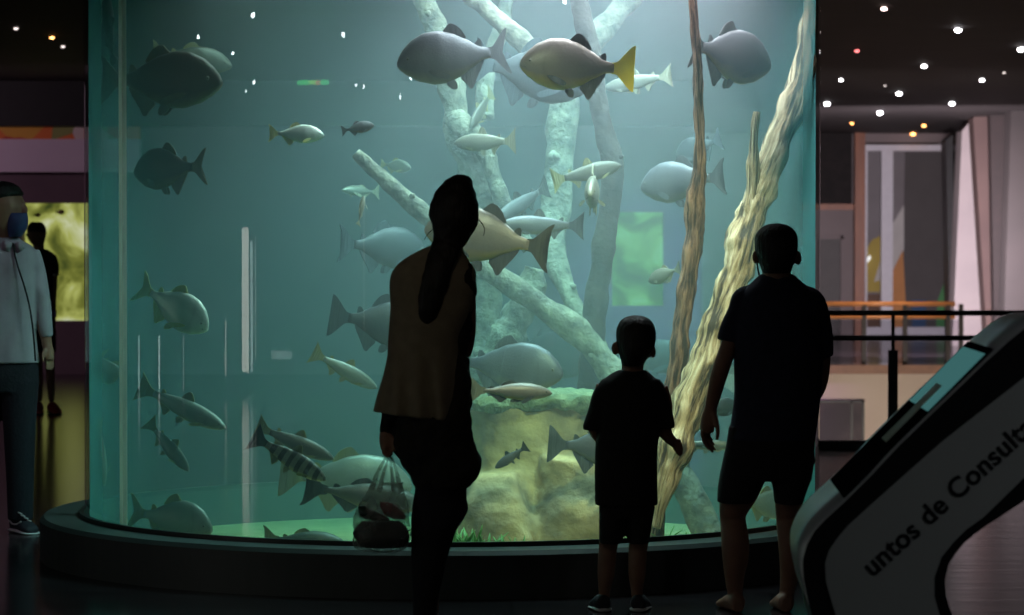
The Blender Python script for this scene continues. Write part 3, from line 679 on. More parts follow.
# ------------------------------------------------------------------ fish
SHAPES = {
 'deep': dict(top=[(0, .01), (.02, .058), (.07, .125), (.15, .195), (.26, .242), (.38, .248), (.50, .215), (.62, .145), (.73, .068), (.82, .045)],
              bot=[(0, -.028), (.02, -.065), (.08, -.12), (.17, -.18), (.30, -.222), (.42, -.22), (.54, -.175), (.65, -.105), (.75, -.05), (.82, -.045)],
              wid=[(0, .018), (.02, .036), (.09, .062), (.2, .082), (.35, .09), (.5, .07), (.65, .042), (.75, .022), (.82, .010)],
              tail=[(.79, .042), (.845, .058), (.895, .115), (.955, .185), (.995, .205), (.965, .125), (.93, .05), (.915, 0), (.93, -.05), (.965, -.125), (.995, -.205), (.955, -.185), (.895, -.115), (.845, -.058), (.79, -.042)],
              dorsal=[(.43, .22), (.455, .265), (.485, .298), (.53, .285), (.57, .25), (.595, .21), (.61, .15)],
              adip=[(.69, .085), (.715, .125), (.745, .125), (.745, .05)],
              anal=[(.535, -.17), (.575, -.25), (.605, -.295), (.635, -.275), (.66, -.215), (.70, -.16), (.755, -.05), (.70, -.06)],
              pelvic=[(.40, -.21), (.435, -.27), (.475, -.285), (.485, -.25), (.465, -.20)], pec=(.235, -.10, .17, .05), eye=(.085, .028, .014)),
 'long': dict(top=[(0, .0), (.02, .025), (.08, .055), (.17, .083), (.30, .10), (.42, .10), (.55, .086), (.68, .062), (.78, .04), (.84, .036)],
              bot=[(0, -.008), (.02, -.028), (.08, -.058), (.17, -.085), (.30, -.105), (.42, -.105), (.55, -.088), (.68, -.058), (.78, -.038), (.84, -.036)],
              wid=[(0, .012), (.02, .024), (.08, .042), (.2, .058), (.35, .064), (.5, .054), (.65, .036), (.78, .018), (.84, .009)],
              tail=[(.81, .03), (.86, .045), (.92, .09), (.985, .145), (1.0, .15), (.975, .07), (.94, 0), (.975, -.07), (1.0, -.15), (.985, -.145), (.92, -.09), (.86, -.045), (.81, -.03)],
              dorsal=[(.40, .092), (.43, .155), (.46, .175), (.50, .15), (.53, .082)],
              adip=[(.70, .05), (.72, .085), (.75, .08), (.745, .04)],
              anal=[(.60, -.07), (.63, -.14), (.655, -.15), (.69, -.095), (.76, -.035), (.70, -.04)],
              pelvic=[(.43, -.095), (.46, -.15), (.49, -.16), (.50, -.095)], pec=(.20, -.05, .13, .03), eye=(.065, .016, .009)),
}
def interp(tab, x):
    for (a, b), (c, d) in zip(tab, tab[1:]):
        if x <= c:
            f = (x - a) / (c - a) if c > a else 0
            f = f * f * (3 - 2 * f) * .35 + f * .65
            return b + (d - b) * f
    return tab[-1][1]
M_eye = mat('fish_eye', (0.01, 0.01, 0.01), (0.02, 0.02, 0.02), rough=.1)
M_eyering = mat('fish_eye_ring', (0.20, 0.18, 0.13), (0.14, 0.12, 0.09), rough=.4)
FISH = {
 'steel':  (fish_mat('fish_steel', (0.089, 0.086, 0.101), (0.119, 0.116, 0.128), (0.202, 0.173, 0.113)), fin_mat('fin_slate', (0.10, 0.10, 0.11), (0.05, 0.055, 0.06))),
 'dusk':   (fish_mat('fish_dusk', (0.059, 0.056, 0.063), (0.084, 0.077, 0.081), (0.196, 0.140, 0.070), sheen=.05, rough=.55), fin_mat('fin_dark', (0.07, 0.07, 0.07), (0.04, 0.04, 0.04))),
 'gold':   (fish_mat('fish_gold', (0.170, 0.136, 0.116), (0.231, 0.190, 0.160), (0.408, 0.299, 0.068)), fin_mat('fin_dark', (0.07, 0.07, 0.07), (0.04, 0.04, 0.04))),
 'brown':  (fish_mat('fish_brown', (0.045, 0.034, 0.026), (0.06, 0.045, 0.032), (0.15, 0.11, 0.045)), fin_mat('fin_brown', (0.06, 0.045, 0.03), (0.12, 0.09, 0.03))),
 'silver': (fish_mat('fish_silver', (0.176, 0.169, 0.142), (0.257, 0.243, 0.209), (0.310, 0.270, 0.162), sheen=.35), fin_mat('fin_olive', (0.16, 0.14, 0.08), (0.26, 0.22, 0.06))),
 'blue':   (fish_mat('fish_blue', (0.025, 0.029, 0.038), (0.035, 0.043, 0.051), (0.059, 0.059, 0.056), sheen=.05, rough=.55), fin_mat('fin_blue', (0.06, 0.075, 0.09), (0.04, 0.055, 0.07))),
 'pale':   (fish_mat('fish_pale', (0.163, 0.149, 0.120), (0.240, 0.226, 0.192), (0.298, 0.274, 0.221), sheen=.3), fin_mat('fin_pale', (0.30, 0.28, 0.2), (0.22, 0.2, 0.14))),
 'bright': (fish_mat('fish_bright', (0.46, 0.44, 0.38), (0.72, 0.69, 0.61), (0.80, 0.74, 0.58), sheen=.3), fin_mat('fin_straw', (0.45, 0.40, 0.18), (0.55, 0.46, 0.12))),
 'olive':  (fish_mat('fish_olive', (0.064, 0.055, 0.040), (0.124, 0.109, 0.084), (0.208, 0.179, 0.109)), fin_mat('fin_olive', (0.16, 0.14, 0.08), (0.26, 0.22, 0.06))),
 'barred': (fish_mat('fish_barred', (0.12, 0.10, 0.07), (0.28, 0.25, 0.18), (0.50, 0.40, 0.16), bars=.9), fin_mat('fin_olive', (0.16, 0.14, 0.08), (0.26, 0.22, 0.06))),
}
M_tail_yellow = mat('tail_yellow', (0.85, 0.66, 0.06), (0.70, 0.50, 0.05), scale=5, rough=.5, bump=.3)
M_tail_edge = fin_mat('tail_dark_edge', (0.05, 0.05, 0.04), (0.03, 0.03, 0.03))
def fin_plate(pts, th, yfun, ymul=1.0):
    """thin tapering fin: polygon in the x-z plane of the fish, thickest along its root"""
    bm = bmesh.new()
    a = [bm.verts.new((x, yfun(x) + th, z)) for x, z in pts]; b = [bm.verts.new((x, yfun(x) - th, z)) for x, z in pts]
    f1 = bm.faces.new(a); f2 = bm.faces.new(b[::-1]); n = len(pts)
    for i in range(n): bm.faces.new((a[i], b[i], b[(i + 1) % n], a[(i + 1) % n]))
    bmesh.ops.triangulate(bm, faces=[f1, f2], ngon_method='EAR_CLIP')
    return bm
def smooth_poly(pts, n=3):
    m = len(pts); out = []
    for i in range(m):
        p0, p1, p2, p3 = pts[i - 1], pts[i], pts[(i + 1) % m], pts[(i + 2) % m]
        for k in range(n):
            t = k / n
            out.append(tuple(.5 * ((2 * b) + (-a + c) * t + (2 * a - 5 * b + 4 * c - d) * t * t + (-a + 3 * b - 3 * c + d) * t ** 3) for a, b, c, d in zip(p0, p1, p2, p3)))
    return out
def fish(shape, kind, nose, tail, label, deep=1.0, wide=1.0, bend=.0, tailm=None, pecs=True, roll=0.0, finm=None, small=False):
    """nose, tail: (px, py, t)"""
    S = SHAPES[shape]; body_m, fm = FISH[kind]; fm = finm or fm
    A, B = T(*nose), T(*tail); L = (B - A).length
    fs = math.hypot((B - A).x, (B - A).z) / L
    if fs > .5: deep *= fs
    ex = (B - A).normalized(); up = Vector((0, 0, 1)); ez = (up - ex * up.dot(ex))
    if ez.length < .15: ez = Vector((0, -1, 0)) - ex * (-ex.y)
    ez.normalize(); ey = ez.cross(ex).normalized()
    R = Matrix((ex, ey, ez)).transposed()
    if roll: R = R @ Matrix.Rotation(roll, 3, 'X')
    root = thing('fish', label, 'fish', A, 'fish in the tank', flat=False)
    root.rotation_euler = R.to_euler(); root.scale = (L, L, L)
    yf = lambda x: bend * max(x - .35, 0) ** 2 - bend * .03
    seg, n = 24, 30
    bm = bmesh.new(); rings = []
    xs = [0.84 * (1 - math.cos(PI * (.06 + .94 * i / (n - 1)) * .5 / .5)) / 2 if False else .82 * (i / (n - 1)) ** 1.35 for i in range(n)]
    for x in xs:
        zt, zb, w = interp(S['top'], x) * deep, interp(S['bot'], x) * deep, interp(S['wid'], x) * wide
        c, h = (zt + zb) / 2, max((zt - zb) / 2, .004); ring = []
        for k in range(seg):
            an = 2 * PI * k / seg; s_, c_ = math.sin(an), math.cos(an)
            ww = w * (1 - .18 * max(s_, 0) ** 2)
            ring.append(bm.verts.new((x, yf(x) + ww * math.copysign(abs(c_) ** .92, c_), c + h * s_)))
        rings.append(ring)
    for i in range(n - 1):
        for k in range(seg): bm.faces.new((rings[i][k], rings[i][(k + 1) % seg], rings[i + 1][(k + 1) % seg], rings[i + 1][k]))
    bm.faces.new(rings[0][::-1]); bm.faces.new(rings[-1])
    body = finish(bm, 'body', body_m, root)
    me = body.data; up_a = me.attributes.new('up', 'FLOAT', 'POINT'); al = me.attributes.new('along', 'FLOAT', 'POINT')
    for i, v in enumerate(me.vertices):
        zt, zb = interp(S['top'], v.co.x) * deep, interp(S['bot'], v.co.x) * deep
        up_a.data[i].value = (v.co.z - zb) / max(zt - zb, 1e-4); al.data[i].value = v.co.x + .10 * ((v.co.z / (.25 * deep)) ** 2) * -1 + .04
    D = lambda pts: smooth_poly([(x, z * deep) for x, z in pts])
    tl = S['tail'] if shape == 'long' or deep > .8 else S['tail']
    finish(fin_plate([(x, z * max(deep, .75)) for x, z in smooth_poly(S['tail'])], .005, yf), 'tail_fin', tailm or fm, root, False)
    finish(fin_plate(D(S['dorsal']), .006, yf), 'dorsal_fin', fm, root, False)
    finish(fin_plate(D(S['anal']), .006, yf), 'anal_fin', fm, root, False)
    if not small: finish(fin_plate(D(S['adip']), .004, yf), 'adipose_fin', fm, root, False)
    px_, pz, pl, ph = S['pec']
    for s in (-1, 1):
        if pecs:
            w0 = interp(S['wid'], px_) * wide * .93; pts = smooth_poly([(0, 0), (pl * .45, ph * .45), (pl, ph * .1), (pl * .85, -ph * .7), (pl * .35, -ph * .6)])
            bm = bmesh.new(); rr = [[], []]
            for q, th in ((0, .003), (1, -.003)):
                for x, z in pts: rr[q].append(bm.verts.new((px_ + x, s * (w0 + x * .42 + th) + yf(px_), pz * deep + z - x * .35)))
            bm.faces.new(rr[0]); bm.faces.new(rr[1][::-1])
            for i in range(len(pts)): bm.faces.new((rr[0][i], rr[1][i], rr[1][(i + 1) % len(pts)], rr[0][(i + 1) % len(pts)]))
            finish(bm, 'pectoral_fin', fm, root, False)
            if not small:
                pb = fin_plate(D(S['pelvic']), .004, lambda x: yf(x) + s * (.018 + .10 * (x - .40)))
                finish(pb, 'pelvic_fin', fm, root, False)
        ex_, ez_, er = S['eye']; wy = interp(S['wid'], ex_) * wide * .90
        bm = bmesh.new(); ball(bm, (ex_, s * wy + yf(0), ez_ * deep), er, 12, 8, (1, .62, 1)); e = finish(bm, 'eye', M_eyering, root)
        bm = bmesh.new(); ball(bm, (ex_ - .001, s * (wy + er * .22) + yf(0), ez_ * deep), er * .66, 10, 6, (1, .75, 1)); finish(bm, 'pupil', M_eye, e)
    # mouth line
    bm = bmesh.new(); cs = []
    for k in range(9):
        a = -1 + k / 4; x = .006 + .045 * abs(a) ** 1.3; w = interp(S['wid'], x) * wide
        cs.append(Vector((x, w * 1.0 * math.copysign(min(abs(a) * 1.05, 1), a) + yf(0), -.012 * deep - .020 * abs(a) * deep)))
    tube(bm, cs, [.0035] * 9, [.0035] * 9, 6); finish(bm, 'mouth', M_tail_edge, root)
    return root

# large round fish near the top
fish('deep', 'steel', (397, 64, -.62), (512, 50, -.55), 'large steel grey round fish facing left at the top, left of the yellow-tailed one', .98, bend=.2)
fish('deep', 'gold', (520, 63, -.72), (634, 70, -.78), 'grey brown round fish with a bright yellow tail at the top centre', .97, tailm=M_tail_yellow, bend=-.3)
fish('deep', 'blue', (592, 84, -.24), (472, 62, -.18), 'large bluish round fish mostly hidden behind the two at the top centre', 1.0)
fish('deep', 'dusk', (771, 66, -.52), (682, 44, -.60), 'large dark grey round fish facing right near the top right', 1.22, bend=.3)
fish('deep', 'brown', (222, 82, -.42), (99, 80, -.2), 'dark round fish facing right at the top left beside the glass joint', .92, wide=.8)
fish('deep', 'olive', (232, 66, .10), (150, 52, .22), 'blurred olive fish right behind the dark fish at the top left', .7)
fish('deep', 'brown', (135, 172, -.36), (203, 166, -.48), 'small dark brown round fish facing left on the left side', 1.22, bend=.2)
fish('deep', 'steel', (641, 187, -.18), (726, 176, -.42), 'bluish grey round fish facing left behind the thin upright stick', 1.08)
fish('deep', 'blue', (676, 158, .18), (722, 138, .10), 'smaller round fish just above and behind the one at the upright stick', 1.2)
fish('deep', 'blue', (426, 252, -.12), (338, 243, -.28), 'bluish round fish facing right with its nose behind the woman, upper of two', 1.05)
fish('deep', 'blue', (432, 332, -.46), (331, 315, -.55), 'bluish round fish facing right behind the woman, lower of two', 1.0, bend=-.2)
fish('deep', 'bright', (208, 329, -.60), (140, 285, -.66), 'silver round fish with yellowish fins diving right at mid left', 1.0, bend=.2)
fish('deep', 'gold', (425, 228, -.70), (552, 249, -.80), 'large pinkish grey fish with black tail passing behind the womans head'.replace('womans', 'woman\'s'), .92, tailm=M_tail_edge, finm=FISH['dusk'][1])
fish('deep', 'steel', (563, 374, -.45), (450, 360, -.36), 'large grey round fish facing right above the rock', .95, bend=.3)
fish('deep', 'gold', (552, 393, -.76), (468, 390, -.80), 'slim yellow bellied fish just under the large grey one above the rock', .45, tailm=FISH['pale'][1])
fish('deep', 'blue', (592, 362, .34), (500, 345, .46), 'faint bluish round fish far behind the large grey one above the rock', 1.1)
fish('deep', 'blue', (690, 358, .25), (612, 356, .30), 'bluish round fish behind the head of the boy', .95)
fish('deep', 'steel', (648, 452, -.72), (548, 444, -.66), 'grey round fish facing right with its front hidden behind the boy', .9, bend=-.2)
fish('deep', 'silver', (412, 486, -.34), (280, 474, -.40), 'large silver round fish facing right at lower left behind the carrier bag', .85, bend=-.3)
fish('deep', 'olive', (424, 506, -.66), (302, 486, -.74), 'olive fish with dark tail just left of the carrier bag', .5, finm=FISH['dusk'][1])
fish('deep', 'silver', (212, 530, -.60), (132, 510, -.66), 'silver round fish facing right on the tank floor at bottom left', 1.06, bend=.25)
fish('deep', 'silver', (792, 508, -.35), (738, 500, -.45), 'pale round fish low down between the legs of the man', 1.05)
fish('deep', 'olive', (345, 543, -.55), (262, 538, -.58), 'olive fish lying low on the tank floor at the bottom edge', .5)
fish('deep', 'silver', (112, 384, .0), (99, 352, .05), 'silver round fish at the left rim of the tank', 1.5)
# slender fish
fish('long', 'silver', (226, 428, -.58), (138, 386, -.64), 'slender olive fish slanting down right at mid left', 1.0)
fish('long', 'silver', (189, 471, -.60), (148, 421, -.66), 'small slender fish diving steeply below the olive one at left', 1.1)
fish('long', 'silver', (377, 388, -.44), (312, 352, -.50), 'slender olive fish slanting down right beside the lower back of the woman', 1.05)
fish('long', 'barred', (326, 480, -.80), (254, 436, -.84), 'dark barred slender fish in the lower left cluster', 1.15, bend=.2, tailm=FISH['gold'][1])
fish('long', 'olive', (334, 459, -.64), (256, 426, -.68), 'slender fish right above and behind the barred one', 1.0)
fish('long', 'pale', (454, 143, -.30), (516, 141, -.36), 'small pale slender fish facing left above the head of the woman', 1.4)
fish('long', 'olive', (621, 165, -.20), (552, 181, -.26), 'slender brown fish facing right against the dark bent trunk', 1.2)
fish('long', 'dusk', (494, 222, -.2), (548, 186, -.02), 'dark slender fish slanting down left of the central trunk', 1.3)
fish('long', 'steel', (500, 224, -.44), (584, 226, -.38), 'slender grey fish behind the tail of the pinkish grey one', 1.1)
fish('long', 'pale', (604, 88, .04), (672, 75, -.10), 'slender pale fish facing left right of the yellow tail', 1.15)
fish('deep', 'bright', (324, 135, -.50), (268, 133, -.56), 'small bright silver fish facing right at upper left', .72, small=True)
fish('deep', 'dusk', (374, 125, -.50), (341, 131, -.54), 'small dark fish facing right, right of the bright silver one', .75, small=True)
fish('deep', 'pale', (342, 190, .1), (380, 192, .2), 'faint small pale fish left of the diagonal branch tip', .6, small=True)
fish('deep', 'olive', (411, 168, .1), (380, 164, .15), 'small round fish just right of the diagonal branch tip', .9, small=True)
fish('long', 'pale', (590, 194, -.56), (596, 187, -.20), 'small pale fish swimming straight at the viewer near the dark trunk', 1.3)
fish('deep', 'pale', (649, 281, -.34), (681, 268, -.50), 'small pale fish facing left at the lower part of the upright stick', 1.0, small=True)
fish('long', 'olive', (470, 128, .02), (492, 92, .12), 'small olive fish nose down on the forked trunk', 1.5)
fish('long', 'dusk', (495, 468, -.66), (527, 446, -.66), 'small dark fish in front of the rock face', 1.2)
fish('long', 'dusk', (106, -8, .0), (113, 66, -.2), 'dark refracted double of a fish, nearly upright at the top left rim', 1.5)  # refraction image at the rim, built as a solid fish
fish('long', 'silver', (104, 486, -.1), (100, 420, .0), 'slender silver fish upright at the left rim low down', 1.1)
fish('long', 'pale', (736, 446, -.56), (672, 444, -.50), 'thin pale fish level with the hand of the man', .8)
fish('deep', 'pale', (364, 196, -.55), (358, 226, -.58), 'tiny pale fish nose up left of the woman', .45, small=True)
fish('deep', 'pale', (809, 39, .0), (814, 40, .1), 'tiny pale fish at the right rim near the top of the leaning log', .9, small=True)
fish('deep', 'blue', (738, 405, -.52), (700, 412, -.56), 'bluish fish between the arm and the side of the man', 1.0, small=True)
# fish in the lit tank at the far left
for i, (px, py, r, lab) in enumerate(((61, 212, 3.2, 'dark fish in the lit planted tank at far left, right one'), (38, 215, 2.6, 'dark fish in the lit planted tank at far left, left one'))):
    c = P(px, py, DW + .2); bm = bmesh.new(); s = r * DW / FPX
    ball(bm, c, s, 16, 10, (1.1, .5, .8)); prism(bm, [c + Vector((-s * 1.0, -.01, 0)), c + Vector((-s * 1.6, -.01, s * .6)), c + Vector((-s * 1.5, -.01, -s * .6))], (0, .02, 0))
    tag(finish(bm, 'fish', FISH['brown'][0]), lab, 'fish')
# ------------------------------------------------------------------ people
M_navy = mat('navy_cotton', (0.020, 0.024, 0.050), (0.014, 0.017, 0.036), scale=30, rough=.9, bump=.15)
M_blackcloth = mat('black_cotton', (0.012, 0.012, 0.013), (0.008, 0.008, 0.009), scale=30, rough=.9, bump=.15)
M_taupe = mat('taupe_cotton', (0.30, 0.25, 0.17), (0.24, 0.20, 0.14), scale=20, rough=.9, bump=.2)
M_cardigan = mat('dark_knit', (0.022, 0.020, 0.018), (0.014, 0.013, 0.012), scale=40, rough=.95, bump=.5)
M_denim = mat('dark_denim', (0.011, 0.012, 0.020), (0.007, 0.008, 0.014), scale=60, rough=.9, bump=.2)
M_shirtgrey = mat('grey_shirt', (0.36, 0.33, 0.37), (0.30, 0.275, 0.31), scale=9, rough=.85, bump=.25)
M_shoeblk = mat('shoe_dark', (0.016, 0.016, 0.026), (0.012, 0.012, 0.02), scale=20, rough=.7)
M_sole = mat('shoe_sole', (0.62, 0.60, 0.60), (0.5, 0.48, 0.5), rough=.6)
M_redshoe = mat('red_shoe', (0.55, 0.05, 0.07), (0.42, 0.04, 0.06), rough=.6)
M_bluemask = mat('blue_mask', (0.03, 0.05, 0.15), (0.02, 0.035, 0.11), rough=.7)
def person(label, feet, d):
    p = P(feet[0], feet[1], d); p.z = 0
    t = thing('person', label, 'person', p); return t
def finger_set(bm, d, tips, n=4):
    """each: chain of (px, py, r px, depth m)"""
    for c in tips: limb(bm, d, c, 10, n)
def shoe(bm, d, heel, toe, w, h, dd_heel=0.0, dd_toe=0.0):
    """heel, toe: x px; low shoe or foot resting on the floor; from heel to toe"""
    a, b = P(heel, 500, d + dd_heel), P(toe, 500, d + dd_toe); a.z = b.z = 0
    ln = b - a; sd = Vector((-ln.y, ln.x, 0)).normalized(); L = ln.length
    rings = []
    for f, ww, hh in ((0, .55, .75), (.06, .8, .95), (.2, .92, 1.0), (.4, .88, .95), (.6, .98, .72), (.8, 1.0, .52), (.93, .82, .42), (1.0, .4, .28)):
        c = a + ln * f; ring = []
        for k in range(16):
            an = 2 * PI * k / 16; x, z = math.cos(an), math.sin(an)
            ring.append(bm.verts.new(c + sd * (w * ww * x) + Vector((0, 0, max(h * hh * (.5 + .5 * z), .0)))))
        rings.append(ring)
    for i in range(len(rings) - 1):
        for k in range(16): bm.faces.new((rings[i][k], rings[i][(k + 1) % 16], rings[i + 1][(k + 1) % 16], rings[i + 1][k]))
    bm.faces.new(rings[0]); bm.faces.new(rings[-1][::-1])
def ear(bm, d, px, py, w, h, dd=0.0):
    c = P(px, py, d + dd); s = d / FPX
    ball(bm, c, h * s, 12, 8, (w / h, .55, 1))

# --- man at the right
dm = floor_depth(611.5)
man = person('man in navy t-shirt and dark shorts seen from behind at the right', (758, 612), dm)
bm = bmesh.new()
slab(bm, dm, [(774, 779, 226, 2), (761, 792, 231.5, 16, .0), (756, 796.5, 241, 23, .0), (756.5, 796, 252, 24), (759, 794, 262, 22), (762, 791, 272, 19, -.01), (764, 789, 281, 17, -.02)], power=2.0)
slab(bm, dm, [(764, 788, 262, 13, .06), (762, 790, 270, 13, .075), (766, 787, 279, 9, .08)], power=2.0)     # jaw and face side
limb(bm, dm, [(776, 256, 4, .10), (775, 263, 3.6, .125), (775, 268, 3, .11)], 10)                                # nose
ear(bm, dm, 755.5, 257, 3.4, 7); ear(bm, dm, 798, 258, 3.6, 7.5)
slab(bm, dm, [(760, 795, 276, 15, -.02), (748, 807, 292, 20), (740, 818, 312, 24), (740, 818, 350, 25), (742, 812, 395, 25), (738, 811, 440, 26), (734, 809, 470, 26)])
limb(bm, dm, [(750, 304, 8), (739, 322, 9), (729, 346, 8.6, -.01), (720, 372, 8.6, 0.0), (714, 395, 7.3, .03), (710.5, 409, 6.0, .04)])
limb(bm, dm, [(806, 304, 9), (816, 325, 10), (821, 355, 9.8, .03), (818, 385, 9, .08), (808, 402, 8, .15)])
# right hand in front of the belly side, left hand hanging
limb(bm, dm, [(808, 402, 7.5, .15), (800, 408, 7, .19), (792, 411, 6, .22)])
finger_set(bm, dm, [[(792, 407, 2.2, .22), (786, 407, 2.0, .24), (781, 409, 1.8, .235)], [(792, 410, 2.2, .225), (785, 411, 2.1, .245), (780, 413, 1.9, .235)], [(792, 413, 2.2, .225), (785, 414.5, 2.1, .24), (781, 416, 1.8, .23)], [(793, 416, 2.0, .22), (787, 418, 1.8, .235), (784, 419.5, 1.6, .23)], [(797, 404, 2.6, .2), (792, 401, 2.3, .22), (787, 401, 2.0, .23)]])
slab(bm, dm, [(705, 716.5, 407, 5, .04), (701.5, 717, 416, 7, .04), (700, 715.5, 426, 8.5, .04), (700.5, 713, 433, 8, .04)], power=2.4)
finger_set(bm, dm, [[(702.5, 430, 2.1, .01), (702.8, 438, 2.0, .012), (706, 445, 1.8, .014), (710, 449.5, 1.6, .016)],
                    [(704.5, 431, 2.2, .033), (705.3, 440, 2.1, .035), (709, 447.5, 1.9, .036), (713.5, 452.5, 1.6, .038)],
                    [(707, 431, 2.2, .057), (708, 439, 2.1, .058), (711.5, 446, 1.9, .058), (715.5, 450.5, 1.6, .058)],
                    [(709, 430, 1.9, .078), (709.5, 436, 1.8, .08), (712, 441.5, 1.6, .08), (714.5, 445.5, 1.4, .078)],
                    [(713, 414, 3.0, .02), (716.6, 422, 2.5, .008), (717.8, 431, 2.2, .0), (717.0, 440, 1.8, -.002)]])
# legs
limb(bm, dm, [(749, 462, 22), (740, 490, 19.5), (734, 508, 15, .01), (733, 520, 13, .02), (735, 538, 14, -.01), (735.5, 555, 13.5, -.015), (734.5, 575, 10.3), (735, 592, 7.8, .01), (736, 602, 7.4, .01)], 20)
limb(bm, dm, [(790, 462, 21), (790, 490, 16.5), (788, 508, 13, .01), (787.5, 520, 11.5, .02), (790, 538, 12.5, -.01), (791, 555, 12, -.015), (789.5, 575, 9.6), (787, 592, 7.6, .01), (786, 602, 7.2, .01)], 20)
shoe(bm, dm, 739, 722, .044, .085, -.05, .17); shoe(bm, dm, 787, 777, .044, .085, -.05, .17)
fuse(bm, 'body', M_skin, man, .0055, 3)
bm = bmesh.new()
slab(bm, dm, [(775, 778, 223.2, 1.5), (768, 785, 224.3, 9), (761.5, 791.5, 227.5, 17, -.003), (756.5, 796.3, 233, 23, -.005), (754.6, 798, 240, 25.5, -.006), (755, 797.5, 250, 26, -.008), (757, 795.5, 258, 26, -.006), (760, 793, 266, 23, -.010), (763, 790, 274, 17, -.018)], power=2.0)
fuse(bm, 'hair', M_hair, man, .006, 2)
bm = bmesh.new()
slab(bm, dm, [(761, 793, 274, 15, -.01), (754, 800, 280, 20, -.01), (744, 812, 291, 26, -.01), (737, 822, 306, 30), (733, 823, 330, 32), (733.5, 823, 360, 32), (734, 821, 395, 32), (731, 818, 420, 32), (727, 815, 440, 32)], 30)
limb(bm, dm, [(756, 294, 9), (745, 299, 13), (739.5, 312, 12), (732, 328, 12), (727.5, 342, 11.2, -.005)])
limb(bm, dm, [(798, 293, 9), (810, 301, 14), (816, 315, 13.5), (820.5, 335, 12.5), (822, 356, 11.8, .02)])
fuse(bm, 'shirt', M_navy, man, .008, 3)
bm = bmesh.new()
slab(bm, dm, [(729, 816, 425, 30), (726, 815, 445, 31), (722, 813, 465, 31), (726, 812, 480, 28)], 28)
slab(bm, dm, [(724, 772, 455, 27), (719.5, 768, 475, 27), (717.5, 760, 490, 25), (717, 753.5, 502.5, 23)], 24)
slab(bm, dm, [(765, 815, 455, 27), (770, 812, 475, 27), (773, 807, 490, 24), (774.5, 802.5, 503.5, 22)], 24)
ball(bm, P(812, 461, dm), 4.2 * dm / FPX, 10, 8)
fuse(bm, 'shorts', M_blackcloth, man, .008, 3)
# strap of his face mask round the ear
bm = bmesh.new(); limb(bm, dm, [(757, 262, .9, -.0), (758.5, 272, .9, .02), (760, 278, .9, .05)], 8); finish(bm, 'mask_strap', M_blackcloth, man)
bm = bmesh.new(); slab(bm, dm, [(765, 788, 261, 9, .085), (761.5, 791, 269, 11, .09), (765, 788, 279, 8, .085)], 18, power=2.0); finish(bm, 'face_mask', M_bluemask, man)

# --- boy in the middle
db = floor_depth(611.0)
boy = person('boy in black t-shirt and shorts standing with his back to the viewer', (622, 612), db)
bm = bmesh.new()
slab(bm, db, [(633, 638, 318, 2), (622, 649, 323, 14), (617, 655, 333, 21), (617, 655, 345, 22), (619, 652, 354, 20), (621.5, 645, 362, 15), (621.5, 643, 371, 13)], power=2.0)
slab(bm, db, [(624, 646, 348, 13, .055), (624, 646, 357, 12, .06), (628, 642, 364, 8, .06)], power=2.0)
limb(bm, db, [(635, 346, 2.6, .09), (635, 352, 2.8, .112), (635, 356, 2.2, .1)], 10)
ear(bm, db, 615, 348.5, 3.6, 6.6); ear(bm, db, 652.5, 352, 3.8, 6.6)
slab(bm, db, [(617, 648, 371, 12), (606, 657, 383, 17), (601, 661, 400, 19), (602, 658, 440, 19), (602, 652, 480, 19), (602, 651, 508, 20)])
limb(bm, db, [(605, 386, 9), (599, 405, 8.5), (594, 425, 7.5, .03), (603, 440, 7, .10), (614, 446, 6, .15), (620, 447, 5, .165)])
finger_set(bm, db, [[(619, 445 + k * 2.6, 2.0, .16), (625, 445.5 + k * 2.5, 1.9, .175), (628, 447 + k * 2.4, 1.7, .165)] for k in range(4)] + [[(617, 444, 2.3, .165), (619, 440, 2.0, .18), (623, 438.5, 1.7, .185)]])
limb(bm, db, [(659, 388, 9), (664, 405, 8.5), (664.5, 424, 7.2), (666, 434, 6.6, .01), (672, 441, 5.2, .03), (675.5, 444, 4.6, .04)])
slab(bm, db, [(670.5, 680, 440, 5.5, .04), (672, 683, 446, 7, .045), (674.5, 682.5, 452, 6, .045)], power=2.4)
finger_set(bm, db, [[(676, 449, 1.7, .02), (677.5, 453.5, 1.6, .022), (680.5, 455.4, 1.45, .024)], [(677.5, 448.5, 1.75, .037), (679, 453, 1.65, .038), (681.5, 455.6, 1.45, .038)], [(679, 447.5, 1.75, .054), (680.5, 451.5, 1.65, .054), (682.6, 454.4, 1.4, .054)], [(680, 446, 1.55, .07), (681.3, 449.5, 1.5, .069), (682.6, 452, 1.3, .068)], [(674.5, 442, 2.0, .03), (678.5, 440.2, 1.8, .018), (681.2, 441.5, 1.5, .014)]])
limb(bm, db, [(613, 505, 12.5), (610.5, 530, 11), (608, 548, 9.4, .01), (607, 560, 9.2, -.005), (606, 575, 8.6, -.01), (604.5, 590, 6.2), (604, 600, 5.6)], 18)
limb(bm, db, [(641, 505, 12.5), (640, 530, 11), (638, 548, 9.6, .01), (637.5, 560, 9.2, -.005), (637, 575, 8.6, -.01), (637, 590, 6.2), (637.5, 600, 5.6)], 18)
fuse(bm, 'body', M_skin, boy, .0052, 3)
bm = bmesh.new()
slab(bm, db, [(634, 637, 315.2, 1.5), (628, 643.5, 316.2, 8), (621.5, 650, 319.5, 15, -.003), (617.8, 654, 325, 20, -.005), (616, 656, 332, 22.5, -.006), (616.5, 655.6, 342, 23, -.008), (618.3, 652.5, 351, 24, -.006), (620.5, 646.5, 359, 20, -.010), (622, 643.5, 366, 14, -.016)], power=2.0)
fuse(bm, 'hair', M_hair, boy, .006, 2)
bm = bmesh.new()
